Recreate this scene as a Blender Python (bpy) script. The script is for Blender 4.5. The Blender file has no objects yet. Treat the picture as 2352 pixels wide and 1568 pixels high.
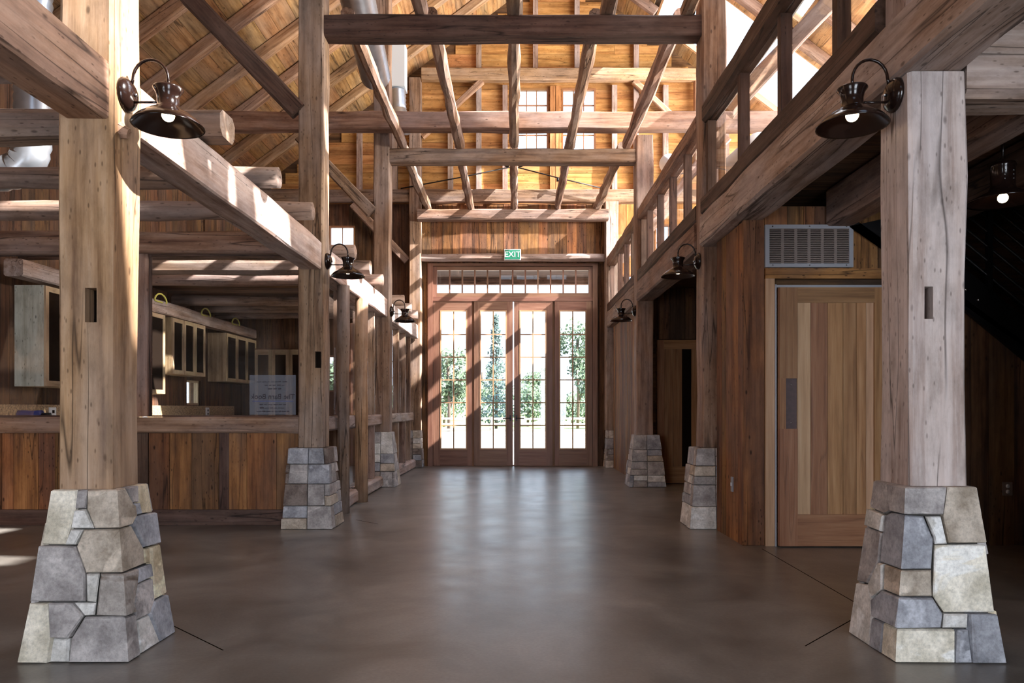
import bpy, bmesh, math, random
from mathutils import Vector, Matrix, Quaternion
R = random.Random(7)
SC = bpy.context.scene
COL = SC.collection

# ------------------------------------------------------------------ camera
cd = bpy.data.cameras.new('camera'); cam = bpy.data.objects.new('camera', cd); COL.objects.link(cam)
cam.location = (0, 0, 1.15); cam.rotation_euler = (math.pi/2, 0, 0)
cd.sensor_width = 36; cd.lens = 1700/2352*36
cd.shift_x = -4/2352; cd.shift_y = 153/2352
cd.clip_start = 0.05; cd.clip_end = 500
SC.camera = cam
# ------------------------------------------------------------------ view, sky, sun, added fill lamps
SC.view_settings.view_transform = 'Standard'; SC.view_settings.look = 'None'
SC.view_settings.gamma = 1; SC.view_settings.use_curve_mapping = False
SC.view_settings.exposure = 0.0
SC.cycles.use_denoising = True
SC.cycles.use_adaptive_sampling = True; SC.cycles.adaptive_threshold = 0.06
SC.cycles.max_bounces = 8; SC.cycles.diffuse_bounces = 4; SC.cycles.glossy_bounces = 3
SC.cycles.transparent_max_bounces = 16; SC.cycles.sample_clamp_indirect = 6
wd = bpy.data.worlds.new('sky'); SC.world = wd; wd.use_nodes = True
wn = wd.node_tree.nodes; wl = wd.node_tree.links
bg = wn['Background']; bg.inputs['Strength'].default_value = 3.0
tc = wn.new('ShaderNodeTexCoord'); sx = wn.new('ShaderNodeSeparateXYZ'); rp = wn.new('ShaderNodeValToRGB')
wl.new(tc.outputs['Generated'], sx.inputs[0]); wl.new(sx.outputs['Z'], rp.inputs[0]); wl.new(rp.outputs[0], bg.inputs[0])
rp.color_ramp.elements[0].position = 0.0; rp.color_ramp.elements[0].color = (0.74, 0.87, 1.0, 1)
rp.color_ramp.elements[1].position = 0.9; rp.color_ramp.elements[1].color = (0.55, 0.72, 1.0, 1)
SUN_DIR = Vector((-0.75, 0.22, -0.60)).normalized()
sd = bpy.data.lights.new('sun', 'SUN'); sd.energy = 30; sd.angle = 0.012; sd.color = (1, 0.95, 0.90)
so = bpy.data.objects.new('sun', sd); COL.objects.link(so); so.rotation_euler = SUN_DIR.to_track_quat('-Z', 'Y').to_euler()
so.location = (12, -10, 14)
def area(name, loc, d, sx_, sy_, power, color):
    l = bpy.data.lights.new(name, 'AREA'); l.shape = 'RECTANGLE'; l.size = sx_; l.size_y = sy_; l.energy = power; l.color = color
    o = bpy.data.objects.new(name, l); COL.objects.link(o); o.location = loc
    o.rotation_euler = Vector(d).to_track_quat('-Z', 'Y').to_euler(); return o
area('rear_fill_right', (2.2, -3.0, 1.5), (0, 1, 0.0), 2.0, 2.5, 235, (0.80, 0.89, 1.0))  # added lamp brightening the near right post, pier and door
area('rear_fill_left', (-3.8, -3.0, 1.5), (0.2, 1, 0.0), 2.4, 2.5, 150, (0.84, 0.91, 1.0))  # added lamp lifting left-turned faces of the right pier and girt
area('skylight_fill', (3.5, 7.6, 7.85), (-0.6, 0, -0.8), 1.8, 12.5, 600, (0.95, 0.96, 1.0))  # added lamp inside the roof, brightening gable and roof boards
area('loft_roof_fill', (7.1, 9.5, 4.2), (-0.7, 0, 0.7), 9.0, 1.2, 3000, (1.0, 0.95, 0.86))  # added lamp tilted upward to brighten the right roof boards

# ------------------------------------------------------------------ materials
def nt(name):
    m = bpy.data.materials.new(name); m.use_nodes = True
    n = m.node_tree.nodes; l = m.node_tree.links
    return m, n, l, n['Principled BSDF']
def ramp(n, stops, interp='LINEAR'):
    r = n.new('ShaderNodeValToRGB'); r.color_ramp.interpolation = interp
    e = r.color_ramp.elements
    while len(e) < len(stops): e.new(0.5)
    for k, (p, c) in enumerate(stops): e[k].position = p; e[k].color = (*c, 1)
    return r
def mathn(n, op, a=None, b=None):
    x = n.new('ShaderNodeMath'); x.operation = op
    if a is not None: x.inputs[0].default_value = a
    if b is not None: x.inputs[1].default_value = b
    return x
def mixc(n, l, fac, a, b, mode='MIX'):
    m = n.new('ShaderNodeMix'); m.data_type = 'RGBA'; m.blend_type = mode
    for sock, v in ((m.inputs['Factor'], fac), (m.inputs[6], a), (m.inputs[7], b)):
        if hasattr(v, 'is_linked') or hasattr(v, 'links'): l.new(v, sock)
        elif isinstance(v, (int, float)): sock.default_value = v
        else: sock.default_value = (*v, 1)
    return m.outputs[2]
def coords(n, l, scale, spread=37.0):
    t = n.new('ShaderNodeTexCoord'); oi = n.new('ShaderNodeObjectInfo')
    s = n.new('ShaderNodeVectorMath'); s.operation = 'ADD'
    mu = mathn(n, 'MULTIPLY', b=spread); l.new(oi.outputs['Random'], mu.inputs[0])
    l.new(t.outputs['Object'], s.inputs[0]); l.new(mu.outputs[0], s.inputs[1])
    def mp(sc):
        v = n.new('ShaderNodeVectorMath'); v.operation = 'MULTIPLY'; v.inputs[1].default_value = sc
        l.new(s.outputs[0], v.inputs[0]); return v.outputs[0]
    return oi, mp
def wood(name, c1, c2, c3, grey=None, gfac=0.5, rough=0.75, var=0.35, cracks=0.8, holes=0.6, gscale=1.0, spec=0.25):
    """grain runs along local X; c1 dark grain, c2 mid, c3 light; grey = weathered patches"""
    m, n, l, p = nt(name)
    oi, mp = coords(n, l, 1)
    a = n.new('ShaderNodeTexNoise'); a.inputs['Scale'].default_value = 1; a.inputs['Detail'].default_value = 6; a.inputs['Roughness'].default_value = 0.62
    l.new(mp((0.9*gscale, 17*gscale, 17*gscale)), a.inputs['Vector'])
    r = ramp(n, [(0.3, c1), (0.5, c2), (0.72, c3)]); l.new(a.outputs['Fac'], r.inputs[0])
    col = r.outputs[0]
    if grey:
        g = n.new('ShaderNodeTexNoise'); g.inputs['Scale'].default_value = 1; g.inputs['Detail'].default_value = 4
        l.new(mp((1.1, 3.2, 3.2)), g.inputs['Vector'])
        gr = ramp(n, [(0.42, (0, 0, 0)), (0.62, (gfac,)*3)]); l.new(g.outputs['Fac'], gr.inputs[0])
        gg = mixc(n, l, 0.6, grey, col, 'MULTIPLY'); gm = mixc(n, l, 0.55, grey, gg)
        gn = mixc(n, l, a.outputs['Fac'], mixc(n, l, 1.0, gm, (0.55, 0.55, 0.55), 'MULTIPLY'), grey)
        col = mixc(n, l, gr.outputs[0], col, gn)
    # cracks along the grain
    c = n.new('ShaderNodeTexNoise'); c.inputs['Scale'].default_value = 1; c.inputs['Detail'].default_value = 2
    l.new(mp((0.35, 7, 7)), c.inputs['Vector'])
    cr = ramp(n, [(0.485, (0, 0, 0)), (0.5, (cracks,)*3), (0.515, (0, 0, 0))]); l.new(c.outputs['Fac'], cr.inputs[0])
    c2n = n.new('ShaderNodeTexNoise'); c2n.inputs['Scale'].default_value = 1; l.new(mp((0.7, 2, 2)), c2n.inputs['Vector'])
    cs = ramp(n, [(0.44, (0, 0, 0)), (0.54, (1, 1, 1))]); l.new(c2n.outputs['Fac'], cs.inputs[0])
    cm = mathn(n, 'MULTIPLY'); l.new(cr.outputs[0], cm.inputs[0]); l.new(cs.outputs[0], cm.inputs[1])
    col = mixc(n, l, cm.outputs[0], col, tuple(x*0.16 for x in c1))
    # worm / nail holes and knots
    v = n.new('ShaderNodeTexVoronoi'); v.inputs['Scale'].default_value = 1; l.new(mp((5.0, 11, 11)), v.inputs['Vector'])
    vr = ramp(n, [(0.06, (holes,)*3), (0.13, (0, 0, 0))]); l.new(v.outputs['Distance'], vr.inputs[0])
    col = mixc(n, l, vr.outputs[0], col, tuple(x*0.2 for x in c1))
    if holes:
        v2 = n.new('ShaderNodeTexVoronoi'); v2.inputs['Scale'].default_value = 1; l.new(mp((13, 38, 38)), v2.inputs['Vector'])
        vr2 = ramp(n, [(0.10, (holes,)*3), (0.20, (0, 0, 0))]); l.new(v2.outputs['Distance'], vr2.inputs[0])
        hm2 = mathn(n, 'MULTIPLY'); l.new(vr2.outputs[0], hm2.inputs[0]); l.new(cs.outputs[0], hm2.inputs[1])
        col = mixc(n, l, hm2.outputs[0], col, tuple(x*0.3 for x in c1))
        bn = n.new('ShaderNodeTexNoise'); bn.inputs['Scale'].default_value = 1; bn.inputs['Detail'].default_value = 8; bn.inputs['Roughness'].default_value = 0.7; l.new(mp((3.5, 9, 9)), bn.inputs['Vector'])
        br = ramp(n, [(0.3, (0.62, 0.6, 0.58)), (0.55, (1, 1, 1)), (0.75, (1.12, 1.12, 1.12))]); l.new(bn.outputs['Fac'], br.inputs[0])
        col = mixc(n, l, 1.0, col, br.outputs[0], 'MULTIPLY')
    hs = n.new('ShaderNodeHueSaturation'); l.new(col, hs.inputs['Color'])
    mr = n.new('ShaderNodeMapRange'); mr.inputs['To Min'].default_value = 1-var; mr.inputs['To Max'].default_value = 1+var*0.8
    l.new(oi.outputs['Random'], mr.inputs['Value']); l.new(mr.outputs[0], hs.inputs['Value'])
    mh = n.new('ShaderNodeMapRange'); mh.inputs['To Min'].default_value = 0.49; mh.inputs['To Max'].default_value = 0.51
    rr = mathn(n, 'MULTIPLY', b=7.31); fr = mathn(n, 'FRACT'); l.new(oi.outputs['Random'], rr.inputs[0]); l.new(rr.outputs[0], fr.inputs[0])
    l.new(fr.outputs[0], mh.inputs['Value']); l.new(mh.outputs[0], hs.inputs['Hue'])
    l.new(hs.outputs[0], p.inputs['Base Color'])
    p.inputs['Roughness'].default_value = rough; p.inputs['Specular IOR Level'].default_value = spec
    b = n.new('ShaderNodeBump'); b.inputs['Strength'].default_value = 0.35; b.inputs['Distance'].default_value = 0.006
    hm = mathn(n, 'SUBTRACT'); l.new(a.outputs['Fac'], hm.inputs[0]); l.new(cm.outputs[0], hm.inputs[1])
    l.new(hm.outputs[0], b.inputs['Height']); l.new(b.outputs[0], p.inputs['Normal'])
    return m
def plain(name, c, rough=0.5, metal=0.0, spec=0.5, bump=0.0, bscale=30, cvar=0.0, emit=None, es=0):
    m, n, l, p = nt(name)
    p.inputs['Base Color'].default_value = (*c, 1); p.inputs['Roughness'].default_value = rough; p.inputs['Metallic'].default_value = metal
    p.inputs['Specular IOR Level'].default_value = spec
    oi, mp = coords(n, l, 1)
    a = n.new('ShaderNodeTexNoise'); a.inputs['Scale'].default_value = bscale; a.inputs['Detail'].default_value = 4; l.new(mp((1, 1, 1)), a.inputs['Vector'])
    if cvar:
        r = ramp(n, [(0.3, tuple(x*(1-cvar) for x in c)), (0.7, tuple(min(1, x*(1+cvar)) for x in c))]); l.new(a.outputs['Fac'], r.inputs[0]); l.new(r.outputs[0], p.inputs['Base Color'])
    if bump:
        b = n.new('ShaderNodeBump'); b.inputs['Strength'].default_value = bump; b.inputs['Distance'].default_value = 0.004
        l.new(a.outputs['Fac'], b.inputs['Height']); l.new(b.outputs[0], p.inputs['Normal'])
    if emit:
        p.inputs['Emission Color'].default_value = (*emit, 1); p.inputs['Emission Strength'].default_value = es
    return m
def stone(name, c, c2, stain=None):
    m, n, l, p = nt(name)
    c = tuple(min(1, x*1.3) for x in c); c2 = tuple(min(1, x*1.65) for x in c2)
    oi, mp = coords(n, l, 1)
    a = n.new('ShaderNodeTexNoise'); a.inputs['Scale'].default_value = 7; a.inputs['Detail'].default_value = 8; a.inputs['Roughness'].default_value = 0.6; l.new(mp((1, 1, 1)), a.inputs['Vector'])
    r = ramp(n, [(0.36, c), (0.62, c2)]); l.new(a.outputs['Fac'], r.inputs[0]); col = r.outputs[0]
    w = n.new('ShaderNodeTexNoise'); w.inputs['Scale'].default_value = 3.2; w.inputs['Detail'].default_value = 6; w.inputs['Distortion'].default_value = 1.2; l.new(mp((1, 1, 1.6)), w.inputs['Vector'])
    if stain:
        wr = ramp(n, [(0.5, (0, 0, 0)), (0.6, (0.85,)*3)]); l.new(w.outputs['Fac'], wr.inputs[0]); col = mixc(n, l, wr.outputs[0], col, stain)
    else:
        wr = ramp(n, [(0.58, (0, 0, 0)), (0.63, (0.5,)*3)]); l.new(w.outputs['Fac'], wr.inputs[0]); col = mixc(n, l, wr.outputs[0], col, tuple(min(1, x*1.5) for x in c2))
    fn = n.new('ShaderNodeTexNoise'); fn.inputs['Scale'].default_value = 55; fn.inputs['Detail'].default_value = 6; fn.inputs['Roughness'].default_value = 0.7; l.new(mp((1, 1, 1)), fn.inputs['Vector'])
    fr = ramp(n, [(0.3, (0.72,)*3), (0.5, (1.0,)*3), (0.72, (1.25,)*3)]); l.new(fn.outputs['Fac'], fr.inputs[0])
    col = mixc(n, l, 1.0, col, fr.outputs[0], 'MULTIPLY')
    l.new(col, p.inputs['Base Color']); p.inputs['Roughness'].default_value = 0.85; p.inputs['Specular IOR Level'].default_value = 0.25
    b = n.new('ShaderNodeBump'); b.inputs['Strength'].default_value = 0.9; b.inputs['Distance'].default_value = 0.012
    ad = mathn(n, 'MULTIPLY_ADD', b=0.35); l.new(fn.outputs['Fac'], ad.inputs[0]); l.new(a.outputs['Fac'], ad.inputs[2]); l.new(ad.outputs[0], b.inputs['Height']); l.new(b.outputs[0], p.inputs['Normal'])
    return m
def glassmat(name, tint=(1, 1, 1), refl=0.9, haze=0.0):
    m, n, l, p = nt(name); n.remove(p)
    out = n['Material Output']; t = n.new('ShaderNodeBsdfTransparent'); t.inputs[0].default_value = (*tint, 1)
    g = n.new('ShaderNodeBsdfGlossy'); g.inputs['Roughness'].default_value = 0.01; g.inputs['Color'].default_value = (refl, refl, refl, 1)
    lw = n.new('ShaderNodeLayerWeight'); lw.inputs['Blend'].default_value = 0.5      # facing: same for both faces of a pane
    pw = mathn(n, 'POWER', b=4.5); l.new(lw.outputs['Facing'], pw.inputs[0])
    f = n.new('ShaderNodeMapRange'); f.inputs['To Min'].default_value = 0.035; f.inputs['To Max'].default_value = 0.85; l.new(pw.outputs[0], f.inputs['Value'])
    # a little unevenness in old panes
    no = n.new('ShaderNodeTexNoise'); no.inputs['Scale'].default_value = 1.2; b = n.new('ShaderNodeBump'); b.inputs['Strength'].default_value = 0.03
    l.new(no.outputs['Fac'], b.inputs['Height']); l.new(b.outputs[0], g.inputs['Normal'])
    x = n.new('ShaderNodeMixShader'); l.new(f.outputs[0], x.inputs[0]); l.new(t.outputs[0], x.inputs[1]); l.new(g.outputs[0], x.inputs[2])
    last = x.outputs[0]
    if haze:
        d = n.new('ShaderNodeBsdfDiffuse'); d.inputs[0].default_value = (0.7, 0.72, 0.8, 1)
        y = n.new('ShaderNodeMixShader'); y.inputs[0].default_value = haze; l.new(last, y.inputs[1]); l.new(d.outputs[0], y.inputs[2]); last = y.outputs[0]
    l.new(last, out.inputs['Surface']); return m

M = {}
M['timber'] = wood('weathered timber', (0.105, 0.052, 0.032), (0.27, 0.158, 0.10), (0.40, 0.27, 0.195), grey=(0.42, 0.33, 0.30), gfac=0.6, var=0.16)
M['timber_pale'] = wood('pale weathered timber', (0.20, 0.115, 0.08), (0.40, 0.28, 0.225), (0.53, 0.42, 0.37), grey=(0.54, 0.455, 0.44), gfac=0.75, var=0.10)
M['timber_bleached'] = wood('bleached grey timber', (0.33, 0.23, 0.20), (0.53, 0.43, 0.40), (0.65, 0.56, 0.54), grey=(0.64, 0.57, 0.57), gfac=0.75, var=0.05)
M['timber_warm'] = wood('warm hewn timber', (0.17, 0.08, 0.038), (0.41, 0.235, 0.13), (0.53, 0.35, 0.23), grey=(0.50, 0.365, 0.30), gfac=0.5, var=0.08)
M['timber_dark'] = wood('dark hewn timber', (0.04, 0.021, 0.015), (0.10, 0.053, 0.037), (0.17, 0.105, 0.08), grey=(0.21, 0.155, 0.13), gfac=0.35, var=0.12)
M['log'] = wood('peeled log', (0.125, 0.07, 0.047), (0.28, 0.18, 0.13), (0.385, 0.28, 0.23), grey=(0.41, 0.335, 0.315), gfac=0.65, var=0.15)
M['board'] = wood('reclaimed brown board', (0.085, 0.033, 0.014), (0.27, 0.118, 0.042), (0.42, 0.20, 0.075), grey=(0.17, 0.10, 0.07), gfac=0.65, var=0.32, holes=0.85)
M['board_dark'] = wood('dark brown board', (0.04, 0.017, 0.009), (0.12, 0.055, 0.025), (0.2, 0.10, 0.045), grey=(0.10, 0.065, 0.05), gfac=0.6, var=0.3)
M['roofboard'] = wood('roof sheathing board', (0.20, 0.095, 0.036), (0.44, 0.235, 0.095), (0.57, 0.34, 0.16), grey=(0.36, 0.29, 0.21), gfac=0.45, var=0.2)
M['gable'] = wood('golden gable board', (0.30, 0.12, 0.035), (0.58, 0.285, 0.095), (0.70, 0.40, 0.165), grey=(0.36, 0.19, 0.085), gfac=0.3, var=0.16, cracks=0.5)
M['cedar'] = wood('cedar door wood', (0.20, 0.085, 0.035), (0.32, 0.15, 0.065), (0.41, 0.22, 0.11), rough=0.5, var=0.2, cracks=0.25, holes=0.0, gscale=1.4, spec=0.4)
M['cedar_light'] = wood('pale cedar', (0.36, 0.21, 0.11), (0.47, 0.29, 0.16), (0.55, 0.37, 0.23), rough=0.5, var=0.08, cracks=0.1, holes=0.0, gscale=1.4, spec=0.4)
M['fir'] = wood('varnished fir door', (0.14, 0.06, 0.038), (0.205, 0.103, 0.067), (0.26, 0.145, 0.10), rough=0.42, var=0.08, cracks=0.1, holes=0.0, gscale=1.5, spec=0.45)
M['pine'] = wood('pale knotty pine', (0.42, 0.39, 0.30), (0.58, 0.57, 0.48), (0.66, 0.66, 0.58), rough=0.6, var=0.04, cracks=0.0, holes=0.75)
M['cab'] = wood('unfinished cabinet wood', (0.26, 0.17, 0.09), (0.42, 0.30, 0.18), (0.52, 0.40, 0.26), rough=0.6, var=0.15, cracks=0.0, holes=0.3)
M['black'] = plain('black steel', (0.012, 0.011, 0.012), 0.35, 0.4, 0.5)
M['bronze'] = plain('dark bronze enamel', (0.013, 0.006, 0.0045), 0.16, 0.0, 0.4)
M['shade_in'] = plain('dark lamp lining', (0.02, 0.01, 0.006), 0.4)
M['bulb'] = plain('lit bulb', (1, 0.9, 0.75), 0.3, emit=(1, 0.78, 0.5), es=9)
M['chrome'] = plain('bolt steel', (0.55, 0.57, 0.6), 0.25, 1.0)
M['galv'] = plain('galvanized duct', (0.50, 0.55, 0.62), 0.32, 0.85, bump=0.1, bscale=8, cvar=0.12)
M['white_metal'] = plain('painted white sheet metal', (0.62, 0.66, 0.7), 0.45)
M['grille'] = plain('grey painted grille', (0.33, 0.33, 0.36), 0.45, 0.2)
M['grille_slat'] = plain('brown grille slat', (0.19, 0.145, 0.125), 0.5)
M['plate'] = plain('copper brown pull plate', (0.075, 0.042, 0.042), 0.5, 0.0, cvar=0.2)
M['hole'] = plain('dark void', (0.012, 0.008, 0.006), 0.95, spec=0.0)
M['white'] = plain('white plastic', (0.68, 0.7, 0.72), 0.4)
M['green'] = plain('exit sign green', (0.012, 0.17, 0.10), 0.4, emit=(0.02, 0.32, 0.19), es=0.04)
M['letter'] = plain('exit sign white', (0.8, 0.88, 0.84), 0.4, emit=(0.8, 0.95, 0.88), es=0.12)
M['osb'] = plain('flake board', (0.36, 0.25, 0.14), 0.7, cvar=0.6, bscale=45)
M['counter'] = plain('counter laminate', (0.3, 0.28, 0.26), 0.4)
M['blue'] = plain('blue plastic', (0.03, 0.04, 0.2), 0.4)
M['yellow'] = plain('yellow cable', (0.6, 0.55, 0.12), 0.5)
M['red'] = plain('red print', (0.5, 0.07, 0.04), 0.5)
M['cloth_dark'] = plain('dark cloth', (0.018, 0.018, 0.024), 0.6, cvar=0.3)
M['sheet'] = glassmat('translucent paper sheet', (0.72, 0.74, 0.80), 0.5, haze=0.13)
M['ink'] = plain('dark ink', (0.03, 0.02, 0.03), 0.7)
M['glass'] = glassmat('window glass')
M['roofing'] = plain('roofing sheet', (0.10, 0.09, 0.085), 0.7)
M['mortar'] = plain('dark mortar joint', (0.05, 0.045, 0.04), 0.95, spec=0.1)
ST = {'g': stone('grey stone', (0.20, 0.18, 0.175), (0.30, 0.275, 0.265)), 'b': stone('blue grey stone', (0.165, 0.165, 0.18), (0.265, 0.265, 0.285)),
      'y': stone('buff stone', (0.36, 0.29, 0.19), (0.46, 0.395, 0.29)), 't': stone('tan grey stone', (0.24, 0.195, 0.15), (0.34, 0.29, 0.24)),
      'p': stone('pale stone', (0.36, 0.34, 0.31), (0.48, 0.46, 0.44)), 'r': stone('rust stained stone', (0.2, 0.175, 0.155), (0.27, 0.24, 0.22), (0.085, 0.045, 0.02)),
      'w': stone('cream stone', (0.42, 0.375, 0.295), (0.54, 0.495, 0.42)), 'd': stone('dark brown stone', (0.095, 0.07, 0.06), (0.15, 0.12, 0.105))}
def concrete():
    m, n, l, p = nt('stained polished concrete')
    t = n.new('ShaderNodeTexCoord')
    a = n.new('ShaderNodeTexNoise'); a.inputs['Scale'].default_value = 1.3; a.inputs['Detail'].default_value = 9; a.inputs['Roughness'].default_value = 0.62; a.inputs['Distortion'].default_value = 0.5
    l.new(t.outputs['Object'], a.inputs['Vector'])
    r = ramp(n, [(0.28, (0.085, 0.073, 0.064)), (0.5, (0.165, 0.152, 0.138)), (0.75, (0.28, 0.262, 0.24))]); l.new(a.outputs['Fac'], r.inputs[0])
    f = n.new('ShaderNodeTexNoise'); f.inputs['Scale'].default_value = 60; f.inputs['Detail'].default_value = 3; l.new(t.outputs['Object'], f.inputs['Vector'])
    fr = ramp(n, [(0.3, (0.86,)*3), (0.7, (1.08,)*3)]); l.new(f.outputs['Fac'], fr.inputs[0])
    l.new(mixc(n, l, 1.0, r.outputs[0], fr.outputs[0], 'MULTIPLY'), p.inputs['Base Color'])
    q = n.new('ShaderNodeTexNoise'); q.inputs['Scale'].default_value = 2.6; q.inputs['Detail'].default_value = 5; l.new(t.outputs['Object'], q.inputs['Vector'])
    rr = n.new('ShaderNodeMapRange'); rr.inputs['To Min'].default_value = 0.24; rr.inputs['To Max'].default_value = 0.42; l.new(q.outputs['Fac'], rr.inputs['Value'])
    l.new(rr.outputs[0], p.inputs['Roughness']); p.inputs['Specular IOR Level'].default_value = 0.9
    b = n.new('ShaderNodeBump'); b.inputs['Strength'].default_value = 0.08; b.inputs['Distance'].default_value = 0.02
    l.new(q.outputs['Fac'], b.inputs['Height']); l.new(b.outputs[0], p.inputs['Normal'])
    return m
M['concrete'] = concrete()
M['ground'] = plain('pale gravel', (0.36, 0.32, 0.28), 0.95, bscale=3, cvar=0.2)
M['meadow'] = plain('dry green grass', (0.26, 0.33, 0.12), 0.95, bscale=0.6, cvar=0.35)
M['leaf'] = plain('tree leaves', (0.12, 0.18, 0.11), 0.7, bscale=2, cvar=0.4)
M['leaf_blue'] = plain('bluish needles', (0.11, 0.17, 0.16), 0.7, bscale=2, cvar=0.4)
M['bark'] = plain('bark', (0.12, 0.09, 0.07), 0.9)
M['rail_wood'] = plain('bleached fence wood', (0.45, 0.4, 0.34), 0.9, cvar=0.2)
M['hillside'] = plain('hazy hill', (0.30, 0.38, 0.42), 1.0, bscale=0.05, cvar=0.2)

# ------------------------------------------------------------------ helpers
WM = {}
def place(o, Mw, parent=None):
    WM[o.name] = Mw
    if parent is None: o.matrix_world = Mw
    else:
        o.parent = parent; o.matrix_local = WM[parent.name].inverted() @ Mw
def link(name, me, mat, parent=None, Mw=None, smooth=False):
    if mat is not None and not me.materials: me.materials.append(mat)
    if smooth:
        for p in me.polygons: p.use_smooth = True
    o = bpy.data.objects.new(name, me); COL.objects.link(o)
    place(o, Mw if Mw is not None else Matrix.Identity(4), parent); return o
def tag(o, label=None, cat=None, group=None, kind=None):
    if label: o['label'] = label
    if cat: o['category'] = cat
    if group: o['group'] = group
    if kind: o['kind'] = kind
    return o
def thing(name, loc, label, cat, group=None, kind=None):
    o = bpy.data.objects.new(name, None); COL.objects.link(o); o.empty_display_size = 0.1
    place(o, Matrix.Translation(Vector(loc))); return tag(o, label, cat, group, kind)
def struct(name, loc=(0, 0, 0), label=None, cat=None):
    return thing(name, loc, label, cat, None, 'structure')
def tobj(name, bm, mat, parent=None, Mw=None, smooth=False):
    me = bpy.data.meshes.new(name); bm.normal_update(); bm.to_mesh(me); bm.free()
    return link(name, me, mat, parent, Mw, smooth)
def frame_from(a, b, up=(0, 0, 1)):
    a = Vector(a); b = Vector(b); x = (b-a); L = x.length; x.normalize()
    z = Vector(up); z = z - x*z.dot(x)
    if z.length < 1e-4: z = Vector((0, 1, 0)); z = z - x*z.dot(x)
    z.normalize(); y = z.cross(x)
    Mw = Matrix(((x.x, y.x, z.x, a.x), (x.y, y.y, z.y, a.y), (x.z, y.z, z.z, a.z), (0, 0, 0, 1)))
    return Mw, L
BOXC = {}
def box_mesh(L, w, h, bev=0.0):
    k = (round(L, 3), round(w, 3), round(h, 3), bev)
    bm = bmesh.new()
    vs = [bm.verts.new((x, y, z)) for x in (0, L) for y in (-w/2, w/2) for z in (-h/2, h/2)]
    for f in ((0, 1, 3, 2), (4, 6, 7, 5), (0, 4, 5, 1), (2, 3, 7, 6), (0, 2, 6, 4), (1, 5, 7, 3)): bm.faces.new([vs[i] for i in f])
    if bev: bmesh.ops.bevel(bm, geom=bm.edges[:], offset=bev, segments=1, affect='EDGES')
    bm.normal_update()
    me = bpy.data.meshes.new('box'); bm.to_mesh(me); bm.free(); return me
def board(name, a, b, w, t, mat, parent=None, up=(0, 0, 1), bev=0.0):
    """plank from a to b (centre line); w across, t along up"""
    Mw, L = frame_from(a, b, up)
    k = (round(L, 3), round(w, 3), round(t, 3), bev, mat.name)
    if k not in BOXC: BOXC[k] = box_mesh(L, w, t, bev)
    return link(name, BOXC[k], mat, parent, Mw)
def bx(name, x0, x1, y0, y1, z0, z1, mat, parent=None, bev=0.0, axis=None):
    """axis-aligned box whose grain runs along its longest side"""
    d = (x1-x0, y1-y0, z1-z0); ax = axis if axis is not None else d.index(max(d))
    c = ((x0+x1)/2, (y0+y1)/2, (z0+z1)/2)
    if ax == 0: return board(name, (x0, c[1], c[2]), (x1, c[1], c[2]), d[1], d[2], mat, parent, (0, 0, 1), bev)
    if ax == 1: return board(name, (c[0], y0, c[2]), (c[0], y1, c[2]), d[0], d[2], mat, parent, (0, 0, 1), bev)
    return board(name, (c[0], c[1], z0), (c[0], c[1], z1), d[0], d[1], mat, parent, (0, 1, 0), bev)
def timber_bm(L, w, h, jit=0.006, cham=0.018, seg=None, rnd=False, bow=0.0, taper=0.0):
    bm = bmesh.new(); seg = seg or max(3, int(L/0.45)); rings = []
    if rnd: base = [(math.cos(2*math.pi*k/12)*w/2, math.sin(2*math.pi*k/12)*h/2) for k in range(12)]
    else:
        a, b, c = w/2, h/2, cham
        base = [(a-c, -b), (a, -b+c), (a, b-c), (a-c, b), (-a+c, b), (-a, b-c), (-a, -b+c), (-a+c, -b)]
    ph = R.random()*6.28
    for i in range(seg+1):
        t = i/seg; x = t*L; dy = R.uniform(-jit, jit)*0.6; dz = R.uniform(-jit, jit)*0.6 + bow*math.sin(math.pi*t)
        s = 1 + R.uniform(-1, 1)*jit*1.6/max(w, 0.05) - taper*t
        rings.append([bm.verts.new((x, y*s+dy+R.uniform(-jit, jit)*0.5, z*s+dz+R.uniform(-jit, jit)*0.5)) for (y, z) in base])
    n = len(base)
    for i in range(seg):
        for k in range(n): bm.faces.new((rings[i][k], rings[i][(k+1) % n], rings[i+1][(k+1) % n], rings[i+1][k]))
    bm.faces.new(rings[0][::-1]); bm.faces.new(rings[-1])
    return bm
def timber(name, a, b, w, h, mat, parent=None, up=(0, 0, 1), label=None, cat=None, group=None, **kw):
    Mw, L = frame_from(a, b, up)
    o = tobj(name, timber_bm(L, w, h, **kw), mat, parent, Mw, smooth=kw.get('rnd', False))
    return tag(o, label, cat, group)
def lathe_bm(prof, n=28, cap=False):
    bm = bmesh.new(); rings = []
    for (r, z) in prof:
        rings.append([bm.verts.new((r*math.cos(2*math.pi*k/n), r*math.sin(2*math.pi*k/n), z)) for k in range(n)] if r > 1e-5 else [bm.verts.new((0, 0, z))])
    for i in range(len(rings)-1):
        A, B = rings[i], rings[i+1]
        for k in range(n):
            k2 = (k+1) % n
            if len(A) == 1: bm.faces.new((A[0], B[k2], B[k]))
            elif len(B) == 1: bm.faces.new((A[k], A[k2], B[0]))
            else: bm.faces.new((A[k], A[k2], B[k2], B[k]))
    bmesh.ops.recalc_face_normals(bm, faces=bm.faces[:]); return bm
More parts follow.
